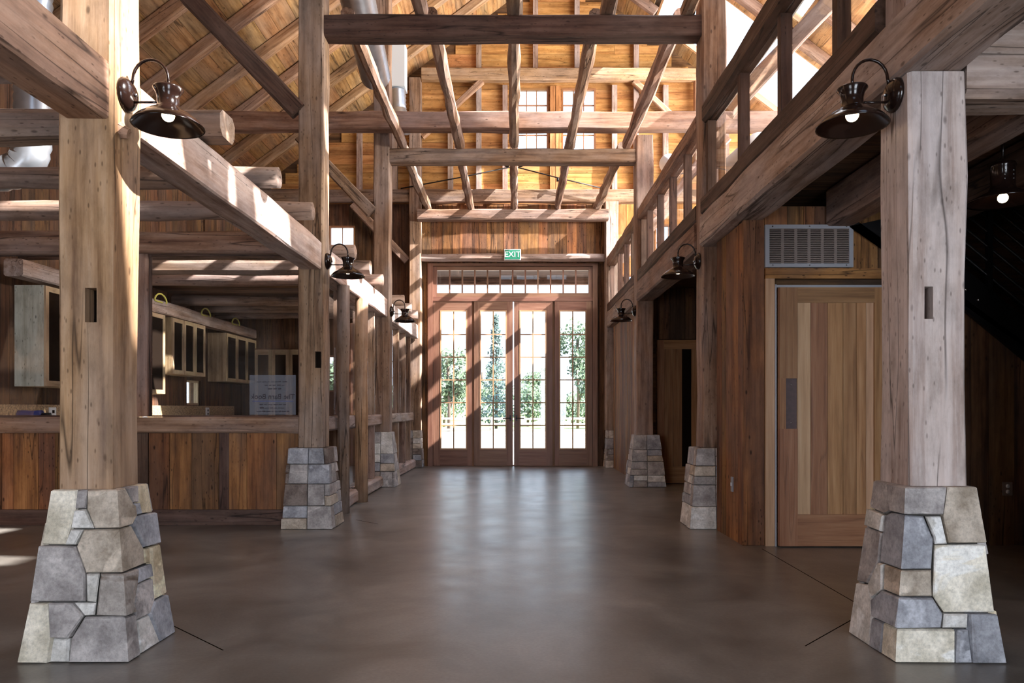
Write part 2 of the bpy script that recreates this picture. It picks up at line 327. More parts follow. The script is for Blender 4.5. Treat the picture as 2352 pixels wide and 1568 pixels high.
def tube_bm(pts, r, n=8, rib=0.0):
    bm = bmesh.new(); rings = []; pts = [Vector(p) for p in pts]
    prev = None
    for i, p in enumerate(pts):
        d = (pts[min(i+1, len(pts)-1)] - pts[max(i-1, 0)]).normalized()
        if prev is None: u = d.orthogonal().normalized()
        else: u = (prev - d*prev.dot(d)).normalized()
        prev = u; v = d.cross(u); rr = r + (rib if i % 2 else 0)
        rings.append([bm.verts.new(p + u*(rr*math.cos(2*math.pi*k/n)) + v*(rr*math.sin(2*math.pi*k/n))) for k in range(n)])
    for i in range(len(rings)-1):
        for k in range(n): bm.faces.new((rings[i][k], rings[i][(k+1) % n], rings[i+1][(k+1) % n], rings[i+1][k]))
    bm.faces.new(rings[0][::-1]); bm.faces.new(rings[-1]); return bm
def tube(name, pts, r, mat, parent=None, n=8, rib=0.0):
    o0 = Vector(pts[0])
    return tobj(name, tube_bm([Vector(p)-o0 for p in pts], r, n, rib), mat, parent, Matrix.Translation(o0), smooth=True)
def rectwall_bm(u0, u1, v0, v1, holes, emit):
    us = sorted({u0, u1, *[h[0] for h in holes], *[h[1] for h in holes]}); vs = sorted({v0, v1, *[h[2] for h in holes], *[h[3] for h in holes]})
    us = [u for u in us if u0 <= u <= u1]; vs = [v for v in vs if v0 <= v <= v1]
    for i in range(len(us)-1):
        for j in range(len(vs)-1):
            cu = (us[i]+us[i+1])/2; cv = (vs[j]+vs[j+1])/2
            if any(h[0] < cu < h[1] and h[2] < cv < h[3] for h in holes): continue
            emit(us[i], us[i+1], vs[j], vs[j+1])
def add_box(bm, x0, x1, y0, y1, z0, z1):
    v = [bm.verts.new((x, y, z)) for x in (x0, x1) for y in (y0, y1) for z in (z0, z1)]
    for f in ((0, 1, 3, 2), (4, 6, 7, 5), (0, 4, 5, 1), (2, 3, 7, 6), (0, 2, 6, 4), (1, 5, 7, 3)): bm.faces.new([v[i] for i in f])
def backing(parent, axis, pos0, pos1, u0, u1, v0, v1, holes, mat, name='backing', cuts=()):
    bm = bmesh.new()
    if axis == 'y': rectwall_bm(u0, u1, v0, v1, holes, lambda a, b, c, d: add_box(bm, a, b, pos0, pos1, c, d))
    else: rectwall_bm(u0, u1, v0, v1, holes, lambda a, b, c, d: add_box(bm, pos0, pos1, a, b, c, d))
    for co, no in cuts:
        bmesh.ops.bisect_plane(bm, geom=bm.verts[:]+bm.edges[:]+bm.faces[:], plane_co=co, plane_no=no, clear_outer=True)
    return tobj(name, bm, mat, parent)
def cut_box(o, x0, x1, y0, y1, z0, z1):
    bm = bmesh.new(); add_box(bm, x0, x1, y0, y1, z0, z1); bmesh.ops.recalc_face_normals(bm, faces=bm.faces[:])
    me = bpy.data.meshes.new('cutter'); bm.to_mesh(me); bm.free(); c = bpy.data.objects.new('cutter', me); COL.objects.link(c); c.matrix_world = WM[o.name]
    md = o.modifiers.new('cut', 'BOOLEAN'); md.operation = 'DIFFERENCE'; md.object = c; md.solver = 'EXACT'
    bpy.context.view_layer.update(); dg = bpy.context.evaluated_depsgraph_get()
    nm = bpy.data.meshes.new_from_object(o.evaluated_get(dg)); o.modifiers.clear(); o.data = nm
    bpy.data.objects.remove(c); bpy.data.meshes.remove(me)
def widths(u0, u1, lo, hi):
    out = [u0]
    while out[-1] < u1-1e-6:
        nx = out[-1]+R.uniform(lo, hi)
        out.append(u1 if nx > u1-lo*0.6 else nx)
    return out
ORD = ['first', 'second', 'third', 'fourth', 'fifth', 'sixth', 'seventh', 'eighth', 'ninth', 'tenth', 'eleventh', 'twelfth']
RIDGE_X, PITCH = 0.87, 0.75
def zl(x): return 9.32 + PITCH*x
def zr(x): return zl(2*RIDGE_X - x)
YB = 14.7                                  # inner face of the end wall
XL, XR_, YF = -5.4, 7.3, -3.2              # left wall, right wall, wall behind the camera
BENT = [3.58, 7.31, 11.03, 14.52]          # post centres along the nave

# ------------------------------------------------------------------ floor
fl = struct('floor', (0, 0, 0))
bm = bmesh.new(); add_box(bm, XL-0.3, XR_+0.3, YF-0.3, YB+0.3, -0.15, 0.0); tobj('slab', bm, M['concrete'], fl)
def joint(a, b): board('joint', (a[0], a[1], 0.0003), (b[0], b[1], 0.0003), 0.006, 0.001, M['hole'], fl)
for a, b in (((-1.84, 3.95), (-1.38, 3.516)), ((1.41, 3.58), (1.94, 4.13)), ((2.03, 6.05), (2.02, 4.32)), ((-1.62, 7.62), (-1.35, 7.35))): joint(a, b)

# ------------------------------------------------------------------ end wall with its boards, studs, windows
we = struct('wall_back', (0, YB, 0))
DOORX0, DOORX1, TRZ1 = -1.60, 1.56, 3.96
GW = [(0.02, 0.69, 5.95, 7.5), (0.95, 1.63, 5.95, 7.5)]
KW = [(-3.67, -3.15, 3.45, 4.77), (-2.9, -2.3, 1.08, 3.07), (-3.72, -3.24, 1.47, 2.2)]
LW = [(2.80, 3.36, 3.75, 4.8), (2.05, 2.42, 3.2, 3.8)]
holes = [(DOORX0, DOORX1, 0, TRZ1)] + GW + KW + LW
cuts = [((0, 0, 9.36), (-0.6, 0, 0.8)), ((2*RIDGE_X, 0, 9.36), (0.6, 0, 0.8))]
backing(we, 'y', YB+0.03, YB+0.16, XL-0.2, XR_+0.2, 0, 10.2, holes, M['board_dark'], cuts=cuts)
def vboards(parent, x0, x1, z0, z1, hs, mat, y=YB, lo=0.11, hi=0.24, t=0.025, ztop=None):
    e = widths(x0, x1, lo, hi)
    for i in range(len(e)-1):
        a, b = e[i]+0.002, e[i+1]-0.002; dz = R.uniform(-0.006, 0.006)
        top = z1 if ztop is None else min(z1, ztop(b))
        segs = [(z0, top)]
        for h in hs:
            if h[0]-0.03 < (a+b)/2 < h[1]+0.03:
                ns = []
                for s in segs:
                    if h[3] <= s[0] or h[2] >= s[1]: ns.append(s); continue
                    if h[2]-s[0] > 0.04: ns.append((s[0], h[2]))
                    if s[1]-h[3] > 0.04: ns.append((h[3], s[1]))
                segs = ns
        for s in segs: bx('board', a, b, y+0.004+dz*0.5, y+0.004+t+dz*0.5, s[0], s[1], mat, parent, axis=2)
vboards(we, XL, -2.06, 0.0, 5.2, KW, M['board_dark'])
vboards(we, -1.82, -1.66, 0.0, 4.1, [], M['board'], lo=0.08, hi=0.1)
vboards(we, -1.82, 1.82, 4.02, 5.2, [], M['board'])
vboards(we, 1.6, 1.82, 0.0, 4.1, [], M['board_dark'], lo=0.09, hi=0.12)
vboards(we, 2.06, 5.2, 2.95, 5.2, LW, M['gable'])
z = 5.2
while z < 9.7:
    h = R.uniform(0.17, 0.25); z1 = min(z+h, 9.8)
    xa = max(XL, (z1-9.22)/PITCH); xb = 2*RIDGE_X-(z1-9.22)/PITCH; xb = min(xb, XR_)
    segs = [(xa, xb)]
    for w in GW:
        if w[2]-0.02 < (z+z1)/2 < w[3]+0.02:
            ns = []
            for s in segs:
                if w[0] > s[0] and w[1] < s[1]: ns += [(s[0], w[0]), (w[1], s[1])]
                else: ns.append(s)
            segs = ns
    for s in segs:
        d = R.uniform(0, 0.006)
        # planks butt at a random stud
        cutx = R.choice([-3.05, -0.69, 2.0, 2.42])
        for q in ([(s[0], cutx-0.002), (cutx+0.002, s[1])] if s[0]+0.4 < cutx < s[1]-0.4 else [s]):
            bx('board', q[0], q[1], YB+d, YB+0.028+d, z+0.003, z1-0.003, M['gable'], we, axis=0)
    z = z1
for x in (-3.05, -2.35, -1.25, -0.69, -0.17, 1.99, 2.42, 3.0, 4.2): bx('stud', x-0.05, x+0.05, YB-0.11, YB-0.005, 5.46, min(7.52, zl(x)-0.3, zr(x)-0.3), M['timber_pale'], we, axis=2)
for x in (-0.69, 0.43, 1.25, 2.42): bx('stud', x-0.05, x+0.05, YB-0.11, YB-0.005, 7.82, min(zl(x), zr(x))-0.3, M['timber_pale'], we, axis=2)
for x in (0.78, 0.89): bx('stud', x-0.06, x+0.04, YB-0.06, YB-0.003, 5.46, 7.52, M['gable'], we, axis=2)

WN = [0]
def window(x0, x1, z0, z1, cols, rows, y=YB, axis='y', mat=None, fw=0.035, dep=0.07, name=None, mw=0.014):
    """framed window with muntins and separate panes, in a wall facing -y (axis y) or facing +-x (axis x)"""
    WN[0] += 1; m = mat or M['fir']
    w = struct(name or 'window_%d' % WN[0], ((x0+x1)/2, y, z0) if axis == 'y' else (y, (x0+x1)/2, z0))
    def b(nm, u0, u1, v0, v1, d0, d1, mm, ax):
        if axis == 'y': return bx(nm, u0, u1, y+d0, y+d1, v0, v1, mm, w, axis=ax)
        return bx(nm, y+d0, y+d1, u0, u1, v0, v1, mm, w, axis=(1 if ax == 0 else ax))
    b('frame', x0, x0+fw, z0, z1, 0, dep, m, 2); b('frame', x1-fw, x1, z0, z1, 0, dep, m, 2)
    b('frame', x0+fw, x1-fw, z0, z0+fw, 0, dep, m, 0); b('frame', x0+fw, x1-fw, z1-fw, z1, 0, dep, m, 0)
    a0, a1, c0, c1 = x0+fw, x1-fw, z0+fw, z1-fw; cw = (a1-a0)/cols; rh = (c1-c0)/rows
    for i in range(1, cols): b('muntin', a0+cw*i-mw/2, a0+cw*i+mw/2, c0, c1, dep*0.35, dep*0.75, m, 2)
    for j in range(1, rows): b('muntin', a0, a1, c0+rh*j-mw/2, c0+rh*j+mw/2, dep*0.38, dep*0.72, m, 0)
    for i in range(cols):
        for j in range(rows):
            g = mw/2 if True else 0
            b('pane', a0+cw*i+(g if i else 0), a0+cw*(i+1)-(g if i < cols-1 else 0), c0+rh*j+(g if j else 0), c0+rh*(j+1)-(g if j < rows-1 else 0), dep*0.54, dep*0.57, M['glass'], 2)
    return w
for w in GW: window(w[0], w[1], w[2], w[3], 3, 5, mat=M['cedar'], mw=0.02)
window(*KW[0], 2, 3, mat=M['cedar']); window(*KW[1], 2, 6, mat=M['cedar']); window(*KW[2], 2, 2, mat=M['cedar'])
window(*LW[0], 2, 3, mat=M['cedar']); window(*LW[1], 1, 2, mat=M['cedar'])
# transom over the entry
window(DOORX0, DOORX1, 3.36, TRZ1, 12, 1, y=YB-0.02, fw=0.075, dep=0.09, mw=0.03)
# door casing
cs = struct('trim_1', (0, YB, 0))
for x0, x1 in ((-1.70, -1.602), (1.562, 1.66)): bx('casing', x0, x1, YB-0.05, YB+0.07, 0, 4.02, M['fir'], cs)
bx('casing', -1.602, 1.562, YB-0.05, YB+0.07, 3.965, 4.02, M['fir'], cs)
bx('rail', -1.602, 1.562, YB-0.035, YB+0.07, 3.27, 3.358, M['fir'], cs)
bx('rail', -1.602, 1.562, YB-0.012, YB+0.07, 3.275-0.001, 3.27, M['fir'], cs, axis=0)
def entry_leaf(k, x0, x1, gx0, gx1, handle):
    d = struct('door_%d' % k, ((x0+x1)/2, YB, 0.0)); z0, z1 = 0.008, 3.265; y0, y1 = YB-0.02, YB+0.03; g0, g1 = 0.33, 3.09
    bx('stile', x0, gx0, y0, y1, z0, z1, M['fir'], d); bx('stile', gx1, x1, y0, y1, z0, z1, M['fir'], d)
    bx('rail', gx0, gx1, y0, y1, z0, g0, M['fir'], d, axis=0); bx('rail', gx0, gx1, y0, y1, g1, z1, M['fir'], d, axis=0)
    for a, b, c, e, ax in ((gx0, gx0+0.025, g0, g1, 2), (gx1-0.025, gx1, g0, g1, 2), (gx0+0.025, gx1-0.025, g0, g0+0.025, 0), (gx0+0.025, gx1-0.025, g1-0.025, g1, 0)):
        bx('glazing_bead', a, b, y0-0.006, y0+0.03, c, e, M['cedar_light'], d, axis=ax)
    a0, a1, c0, c1 = gx0+0.025, gx1-0.025, g0+0.025, g1-0.025
    xm = (a0+a1)/2; bx('muntin', xm-0.012, xm+0.012, y0+0.012, y0+0.036, c0, c1, M['cedar_light'], d)
    rh = (c1-c0)/6
    for j in range(1, 6): bx('muntin', a0, a1, y0+0.014, y0+0.034, c0+rh*j-0.012, c0+rh*j+0.012, M['cedar_light'], d, axis=0)
    for j in range(6):
        for a, b in ((a0, xm-0.012), (xm+0.012, a1)): bx('pane', a, b, y0+0.022, y0+0.026, c0+rh*j+0.012, c0+rh*(j+1)-0.012, M['glass'], d, axis=2)
    if handle:
        hx = x1-0.05 if handle > 0 else x0+0.05
        h = bx('handle_plate', hx-0.016, hx+0.016, y0-0.012, y0, 0.90, 1.01, M['black'], d)
        tube('lever', [(hx, y0-0.012, 0.95), (hx, y0-0.055, 0.95), (hx-handle*0.02, y0-0.06, 0.952), (hx-handle*0.15, y0-0.06, 0.945)], 0.011, M['black'], h)
    return d
E = lambda px: (px-1180)/115.65
entry_leaf(1, E(995.5), E(1084), E(1011), E(1073), 0)
entry_leaf(2, E(1089), E(1178), E(1102), E(1164), 1)
entry_leaf(3, E(1180.5), E(1269), E(1193), E(1255), -1)
entry_leaf(4, E(1274), E(1360), E(1284), E(1347), 0)
bx('mullion', E(1084)-0.03, E(1089)+0.03, YB+0.032, YB+0.09, 0.02, 3.27, M['cedar'], cs); bx('mullion', E(1269)-0.03, E(1274)+0.03, YB+0.032, YB+0.09, 0.02, 3.27, M['cedar'], cs)
bx('threshold', -1.602, 1.562, YB+0.032, YB+0.12, -0.1, 0.02, M['cedar'], cs); bx('mullion', -1.602, E(1011)-0.02, YB+0.032, YB+0.09, 0.02, 3.27, M['cedar'], cs); bx('mullion', E(1350), 1.562, YB+0.032, YB+0.09, 0.02, 3.27, M['cedar'], cs)
timber('header_log', (-1.84, YB-0.11, 4.11), (1.80, YB-0.11, 4.11), 0.17, 0.15, M['timber_pale'], label='weathered log header resting above the glazed entry doors', cat='beam', cham=0.05, jit=0.008)
# exit sign
ex = thing('exit_sign', (-0.03, YB-0.22, 4.04), 'small green exit sign with white letters on the log header', 'sign')
bx('housing', -0.19, 0.14, YB-0.245, YB-0.198, 4.04, 4.255, M['white'], ex, bev=0.006)
bx('face', -0.172, 0.122, YB-0.25, YB-0.2455, 4.058, 4.237, M['green'], ex)
def letters(txt, size, loc, mat, parent, mirror=False, name='lettering', ext=0.002, rot=(math.pi/2, 0, 0)):
    c = bpy.data.curves.new(name, 'FONT'); c.body = txt; c.size = size; c.extrude = ext; c.align_x = 'CENTER'; c.align_y = 'CENTER'
    t = bpy.data.objects.new('tmp', c); COL.objects.link(t); bpy.context.view_layer.update()
    me = bpy.data.meshes.new_from_object(t.evaluated_get(bpy.context.evaluated_depsgraph_get())); bpy.data.objects.remove(t); bpy.data.curves.remove(c)
    me.materials.clear()
    Mw = Matrix.Translation(Vector(loc)) @ Matrix.Rotation(rot[2], 4, 'Z') @ Matrix.Rotation(rot[0], 4, 'X')
    if mirror: me.transform(Matrix.Scale(-1, 4, (1, 0, 0)))
    return link(name, me, mat, parent, Mw)
letters('EXIT', 0.155, (-0.025, YB-0.2515, 4.147), M['letter'], ex)

# ------------------------------------------------------------------ side and rear walls
wl_ = struct('wall_left', (XL, 5, 0))
SW = [(12.4, 12.84, 4.12, 4.67), (12.2, 12.75, 1.2, 1.62)]  # second, lower opening is added in place of a reflection
backing(wl_, 'x', XL-0.2, XL-0.03, YF, YB+0.16, 0, 5.3, SW, M['board_dark'])
e = widths(7.3, YB, 0.14, 0.26)
for i in range(len(e)-1):
    a, b = e[i]+0.002, e[i+1]-0.002; c = (a+b)/2
    segs = [(0.0, 5.2)]
    for h in SW:
        if h[0]-0.05 < c < h[1]+0.05: segs = [q for s in segs for q in ((s[0], h[2]), (h[3], s[1])) if q[1]-q[0] > 0.05]
    for s in segs: bx('board', XL-0.027, XL+0.0, a, b, s[0], s[1], M['board_dark'], wl_, axis=2)
window(SW[0][0], SW[0][1], SW[0][2], SW[0][3], 2, 1, y=XL-0.1, axis='x', mat=M['cedar']); window(SW[1][0], SW[1][1], SW[1][2], SW[1][3], 2, 1, y=XL-0.1, axis='x', mat=M['cab'])
wr_ = struct('wall_right', (XR_, 5, 0))
RW = [(a, a+2.3, 3.45, 4.9) for a in (-0.6, 2.3, 5.2, 8.1, 11.0)]  # windows added so sun bounces off the loft floor onto the roof
backing(wr_, 'x', XR_, XR_+0.15, YF, YB+0.16, 0, 5.15, RW, M['board'])
for w in RW: window(w[0], w[1], w[2], w[3], 4, 3, y=XR_+0.03, axis='x', mat=M['cedar'])
wf = struct('wall_front', (0, YF, 0))
backing(wf, 'y', YF-0.15, YF, XL-0.2, XR_+0.2, 0, 10.2, [(-5.1, -2.5, 0.2, 2.8), (1.1, 3.3, 0.2, 2.8), (-0.6, 2.4, 5.8, 7.6)], M['board'], cuts=cuts)
window(-5.1, -2.5, 0.2, 2.8, 4, 4, y=YF-0.1, mat=M['fir']); window(1.1, 3.3, 0.2, 2.8, 4, 4, y=YF-0.1, mat=M['fir'])  # unseen low windows, placed to let fill light reach the near posts
window(-0.6, 2.4, 5.8, 7.6, 6, 4, y=YF-0.1, mat=M['fir'])

wp = struct('wall_light_block', (4.9, 2.75, 0)); backing(wp, 'y', 2.70, 2.80, 3.0, XR_, 0, 2.97, [], M['board_dark'])  # unseen wall added to keep rear light off the stair wall
# ------------------------------------------------------------------ roof: boards, rafters, skylights
SKY = [(2.7, 5.0, 1.61, 3.2), (2.7, 4.5, 3.5, 4.4), (3.15, 4.6, 5.66, 6.0), (2.7, 4.6, 6.4, 8.95), (2.7, 4.6, 9.55, 11.75), (2.7, 5.9, 12.35, 14.3)]  # openings cut to steer sun patches; narrow third one added to light a post
rl = struct('roof_left', (-2.5, 5, 7.4)); rr_ = struct('roof_right', (4.2, 5, 7.4))
ca, sa = 0.8, 0.6
def roof_pt(side, d, y, off=0.0):
    """d metres down the slope from the ridge, off metres above the board underside"""
    if side < 0: return Vector((RIDGE_X - d*ca - off*sa, y, zl(RIDGE_X) - d*sa + off*ca))
    return Vector((RIDGE_X + d*ca + off*sa, y, zl(RIDGE_X) - d*sa + off*ca))
SLOPE = 8.25
for side, root in ((-1, rl), (1, rr_)):
    nrm = Vector((side*sa, 0, ca))
    e = widths(0.0, SLOPE, 0.22, 0.31)
    for i in range(len(e)-1):
        a, b = e[i]+0.002, e[i+1]-0.002; c = (a+b)/2; x = RIDGE_X + side*c*ca
        segs = [(YF-0.1, YB+0.2)]
        if side > 0:
            for s in SKY:
                if s[0] < x < s[1]:
                    segs = [q for g in segs for q in (((g[0], s[2]), (s[3], g[1])) if g[0] < s[2] and g[1] > s[3] else (g,))]
        for (y0, y1) in segs:
            board('board', roof_pt(side, c, y0, 0.013), roof_pt(side, c, y1, 0.013), b-a, 0.022, M['roofboard'], root, nrm)
    # roofing cover with the skylight openings
    bm = bmesh.new(); dh = [((s[0]-RIDGE_X)/ca, (s[1]-RIDGE_X)/ca, s[2], s[3]) for s in SKY] if side > 0 else []
    def em(a, b, c, d):
        P = [roof_pt(side, dd, yy, oo) for dd in (a, b) for yy in (c, d) for oo in (0.03, 0.07)]
        v = [bm.verts.new(p) for p in P]
        for f in ((0, 1, 3, 2), (4, 6, 7, 5), (0, 4, 5, 1), (2, 3, 7, 6), (0, 2, 6, 4), (1, 5, 7, 3)): bm.faces.new([v[i] for i in f])
    rectwall_bm(-0.02, SLOPE+0.1, YF-0.2, YB+0.3, dh, em); bmesh.ops.recalc_face_normals(bm, faces=bm.faces[:])
    tobj('roofing', bm, M['roofing'], root)
    k = -13
    while True:
        y = 7.27 + 0.9325*k; k += 1
        if y > YB-0.1: break
        spans = [(0.05, SLOPE)]
        if side > 0:
            for s in SKY:
                if s[2]-0.05 < y < s[3]+0.05: spans = [(0.05, (s[0]-RIDGE_X)/ca), ((s[1]-RIDGE_X)/ca, SLOPE)]
        for (d0, d1) in spans:
            timber('rafter', roof_pt(side, d0, y, -0.085), roof_pt(side, d1, y, -0.085), 0.13, 0.165, M['timber_warm'] if side < 0 else M['timber'], root, nrm, jit=0.006)
for s in SKY:
    WN[0] += 1; w = struct('window_%d' % WN[0], ((s[0]+s[1])/2, (s[2]+s[3])/2, zr((s[0]+s[1])/2)))
    d0, d1 = (s[0]-RIDGE_X)/ca, (s[1]-RIDGE_X)/ca; nrm = Vector((sa, 0, ca))
    for y in (s[2]+0.02, s[3]-0.02): board('frame', roof_pt(1, d0, y, 0.06), roof_pt(1, d1, y, 0.06), 0.04, 0.1, M['cedar_light'], w, nrm)
    for d in (d0+0.02, d1-0.02): board('frame', roof_pt(1, d, s[2]+0.04, 0.06), roof_pt(1, d, s[3]-0.04, 0.06), 0.04, 0.1, M['cedar_light'], w, nrm)
    board('pane', roof_pt(1, (d0+d1)/2, s[2]+0.04, 0.08), roof_pt(1, (d0+d1)/2, s[3]-0.04, 0.08), d1-d0-0.08, 0.006, M['glass'], w, nrm)
bm = bmesh.new()
timber('ridge_beam', (RIDGE_X, YF, 9.72), (RIDGE_X, YB, 9.72), 0.14, 0.24, M['timber'], label='long timber ridge beam under the roof peak', cat='beam')
bm.free()

# ------------------------------------------------------------------ posts
SIDE_TXT = {-1: 'left', 1: 'right'}
POST = {}
POSTDEF = [(-1, 0, -2.0, 0.25, 'timber_warm', 0.772), (-1, 1, -1.972, 0.245, 'timber', 0.768), (-1, 2, -1.95, 0.235, 'timber', 0.798), (-1, 3, -1.93, 0.23, 'timber', 0.718),
           (1, 0, 1.975, 0.27, 'timber_bleached', 0.788), (1, 1, 1.95, 0.235, 'timber', 0.768), (1, 2, 1.935, 0.25, 'timber', 0.758), (1, 3, 1.915, 0.25, 'timber_pale', 0.718)]
PL = {(-1, 0): 'massive honey-brown square post with a mortise slot, on the buff and grey pier',
      (-1, 1): 'dark square timber post with long vertical crack at the corner of the kitchen half-wall',
      (-1, 2): 'square timber post rising between the kitchen side windows, third on the kitchen side',
      (-1, 3): 'square timber post against the end wall on the kitchen side of the entry doors',
      (1, 0): 'massive pale grey square post with narrow mortise, beside the cedar sliding door',
      (1, 1): 'timber post with cracked edge at the corner of the dark alcove under the loft',
      (1, 2): 'timber post beyond the dark alcove, carrying the loft railing',
      (1, 3): 'timber post against the end wall on the loft side of the entry doors'}
for s, k, x, w, mt, z0 in POSTDEF:
    y = BENT[k]; ztop = (zl(x)-0.28 if s < 0 else 5.175)
    if (s, k) == (1, 0): ztop = 2.715
    if (s, k) == (-1, 3) or (s, k) == (1, 3): y = YB-0.16
    o = timber('timber_post', (x, y, z0), (x, y, ztop), w, w+0.01, M[mt], up=(0, 1, 0), label=PL[(s, k)], cat='post', jit=0.005, cham=0.014)
    POST[(s, k)] = o
# upper half of the near right post, standing on the girt
timber('upper_post', (1.96, BENT[0], 3.03), (1.96, BENT[0], zr(1.96)-0.28), 0.23, 0.24, M['timber_pale'], up=(0, 1, 0), label='upper post standing on the loft girt above the pale near post', cat='post')
# mortise slots (local X is up, local Z is +y)
def slot(o, x0, x1, z0, z1, depth=0.09, ybase=None):
    Mw = WM[o.name]; inv = Mw.inverted()
    pts = [inv @ Vector((x, y, z)) for x in (x0, x1) for y in (ybase-0.05, ybase+depth) for z in (z0, z1)]
    lo = [min(p[i] for p in pts) for i in range(3)]; hi = [max(p[i] for p in pts) for i in range(3)]
    cut_box(o, lo[0], hi[0], lo[1], hi[1], lo[2], hi[2])
    s = bx('mortise_shade', x0+0.001, x1-0.001, ybase+depth-0.014, ybase+depth-0.008, z0+0.001, z1-0.001, M['hole'], o)  # dark sheet standing in for the shade at the back of the slot
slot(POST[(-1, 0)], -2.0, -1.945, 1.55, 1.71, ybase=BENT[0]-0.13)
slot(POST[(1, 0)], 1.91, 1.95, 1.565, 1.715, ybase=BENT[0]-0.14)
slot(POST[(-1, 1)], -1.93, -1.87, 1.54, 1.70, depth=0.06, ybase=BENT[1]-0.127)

timber('peg', (-1.874, BENT[0]-0.06, 2.47), (-1.83, BENT[0]-0.06, 2.455), 0.05, 0.075, M['timber_warm'], POST[(-1, 0)], jit=0.004, taper=0.4)
for x, z_ in ((1.90, 1.98), (2.07, 1.99), (1.94, 2.2)): tube('peg_hole', [(x, BENT[0]-0.1405, z_), (x, BENT[0]-0.1385, z_)], 0.009, M['hole'], POST[(1, 0)], n=10)

# ------------------------------------------------------------------ stone piers
def pmap(bxh, byh, txh, tyh, H, cx, cy, sgn):
    def P(u, v, off):
        hx = bxh + (txh-bxh)*v + off; hy = byh + (tyh-byh)*v + off
        u = u % 4; k = int(u); f = u-k
        c = [(-1, -1), (1, -1), (1, 1), (-1, 1)]      # front from outer to inner corner, then inner side going back
        a, b = c[k], c[(k+1) % 4]
        x = (a[0]*(1-f)+b[0]*f)*hx; y = (a[1]*(1-f)+b[1]*f)*hy
        return Vector((cx + sgn*x, cy + y, v*H))
    return P
def shrink(poly, d):
    n = len(poly); out = []
    cx = sum(p[0] for p in poly)/n; cy = sum(p[1] for p in poly)/n
    A = sum(poly[i][0]*poly[(i+1) % n][1]-poly[(i+1) % n][0]*poly[i][1] for i in range(n)); sg = 1 if A > 0 else -1
    for i in range(n):
        p0, p1, p2 = Vector(poly[i-1]), Vector(poly[i]), Vector(poly[(i+1) % n])
        e1 = (p1-p0); e2 = (p2-p1)
        if e1.length < 1e-6 or e2.length < 1e-6: out.append(tuple(p1)); continue
        e1.normalize(); e2.normalize()
        n1 = Vector((-e1.y, e1.x))*sg; n2 = Vector((-e2.y, e2.x))*sg
        m = n1+n2; L = m.length
        if L < 0.4: q = p1 + n1*d
        else:
            m.normalize(); q = p1 + m*(d/max(0.5, m.dot(n1)))
        out.append((q.x, q.y))
    return out
def stone_obj(poly, P, W, H, sgn, mat, parent, t=0.028):
    """poly in (u, v); u counts faces, v 0..1; wraps round corners"""
    sc = [(u*W, v*H) for u, v in poly]
    r0 = shrink(sc, 0.0022); r1 = shrink(sc, 0.0075)
    th = t + R.uniform(-0.006, 0.008)
    bm = bmesh.new()
    def ring(r, o): return [bm.verts.new((p[0], p[1], o)) for p in r]
    A = ring(r0, -0.012); B = ring(r0, th-0.009); C = ring(r1, th)
    n = len(poly)
    for i in range(n):
        j = (i+1) % n
        bm.faces.new((A[i], A[j], B[j], B[i])); bm.faces.new((B[i], B[j], C[j], C[i]))
    bm.faces.new(C)
    us = [p[0] for p in poly]
    for k in range(-1, 5):
        if min(us) < k-1e-4 and max(us) > k+1e-4:
            bmesh.ops.bisect_plane(bm, geom=bm.verts[:]+bm.edges[:]+bm.faces[:], plane_co=(k*W, 0, 0), plane_no=(1, 0, 0), dist=1e-5)
    for v in bm.verts:
        q = P(v.co.x/W, v.co.y/H, v.co.z + (R.uniform(-0.004, 0.004) if v.co.z > 0 else 0)); v.co = q
    bmesh.ops.recalc_face_normals(bm, faces=bm.faces[:])
    c = sum((v.co for v in bm.verts), Vector())/len(bm.verts)
    for v in bm.verts: v.co -= c
    return tobj('stone', bm, mat, parent, Matrix.Translation(c))
def random_stones(u0, u1, rows=6):
    out = []; vs = [0]
    while vs[-1] < 1-1e-6:
        nx = vs[-1]+R.uniform(0.2, 0.34); vs.append(1.0 if nx > 0.86 else nx)
    def wob(): return R.uniform(-0.02, 0.02)
    for j in range(len(vs)-1):
        us = [u0]
        while us[-1] < u1-1e-6:
            nx = us[-1]+R.uniform(0.34, 0.85); us.append(u1 if nx > u1-0.25 else nx)
        for i in range(len(us)-1):
            a, b, c, d = us[i], us[i+1], vs[j], vs[j+1]; s = R.uniform(-0.05, 0.05) if 0 < i else 0
            if d-c > 0.22 and R.random() < 0.35:
                m = (c+d)/2+wob(); out.append([(a, c), (b, c), (b, m), (a, m)]); out.append([(a, m), (b, m), (b, d), (a, d)])
            else: out.append([(a, c), (b, c), (b, d), (a, d)])
    return out
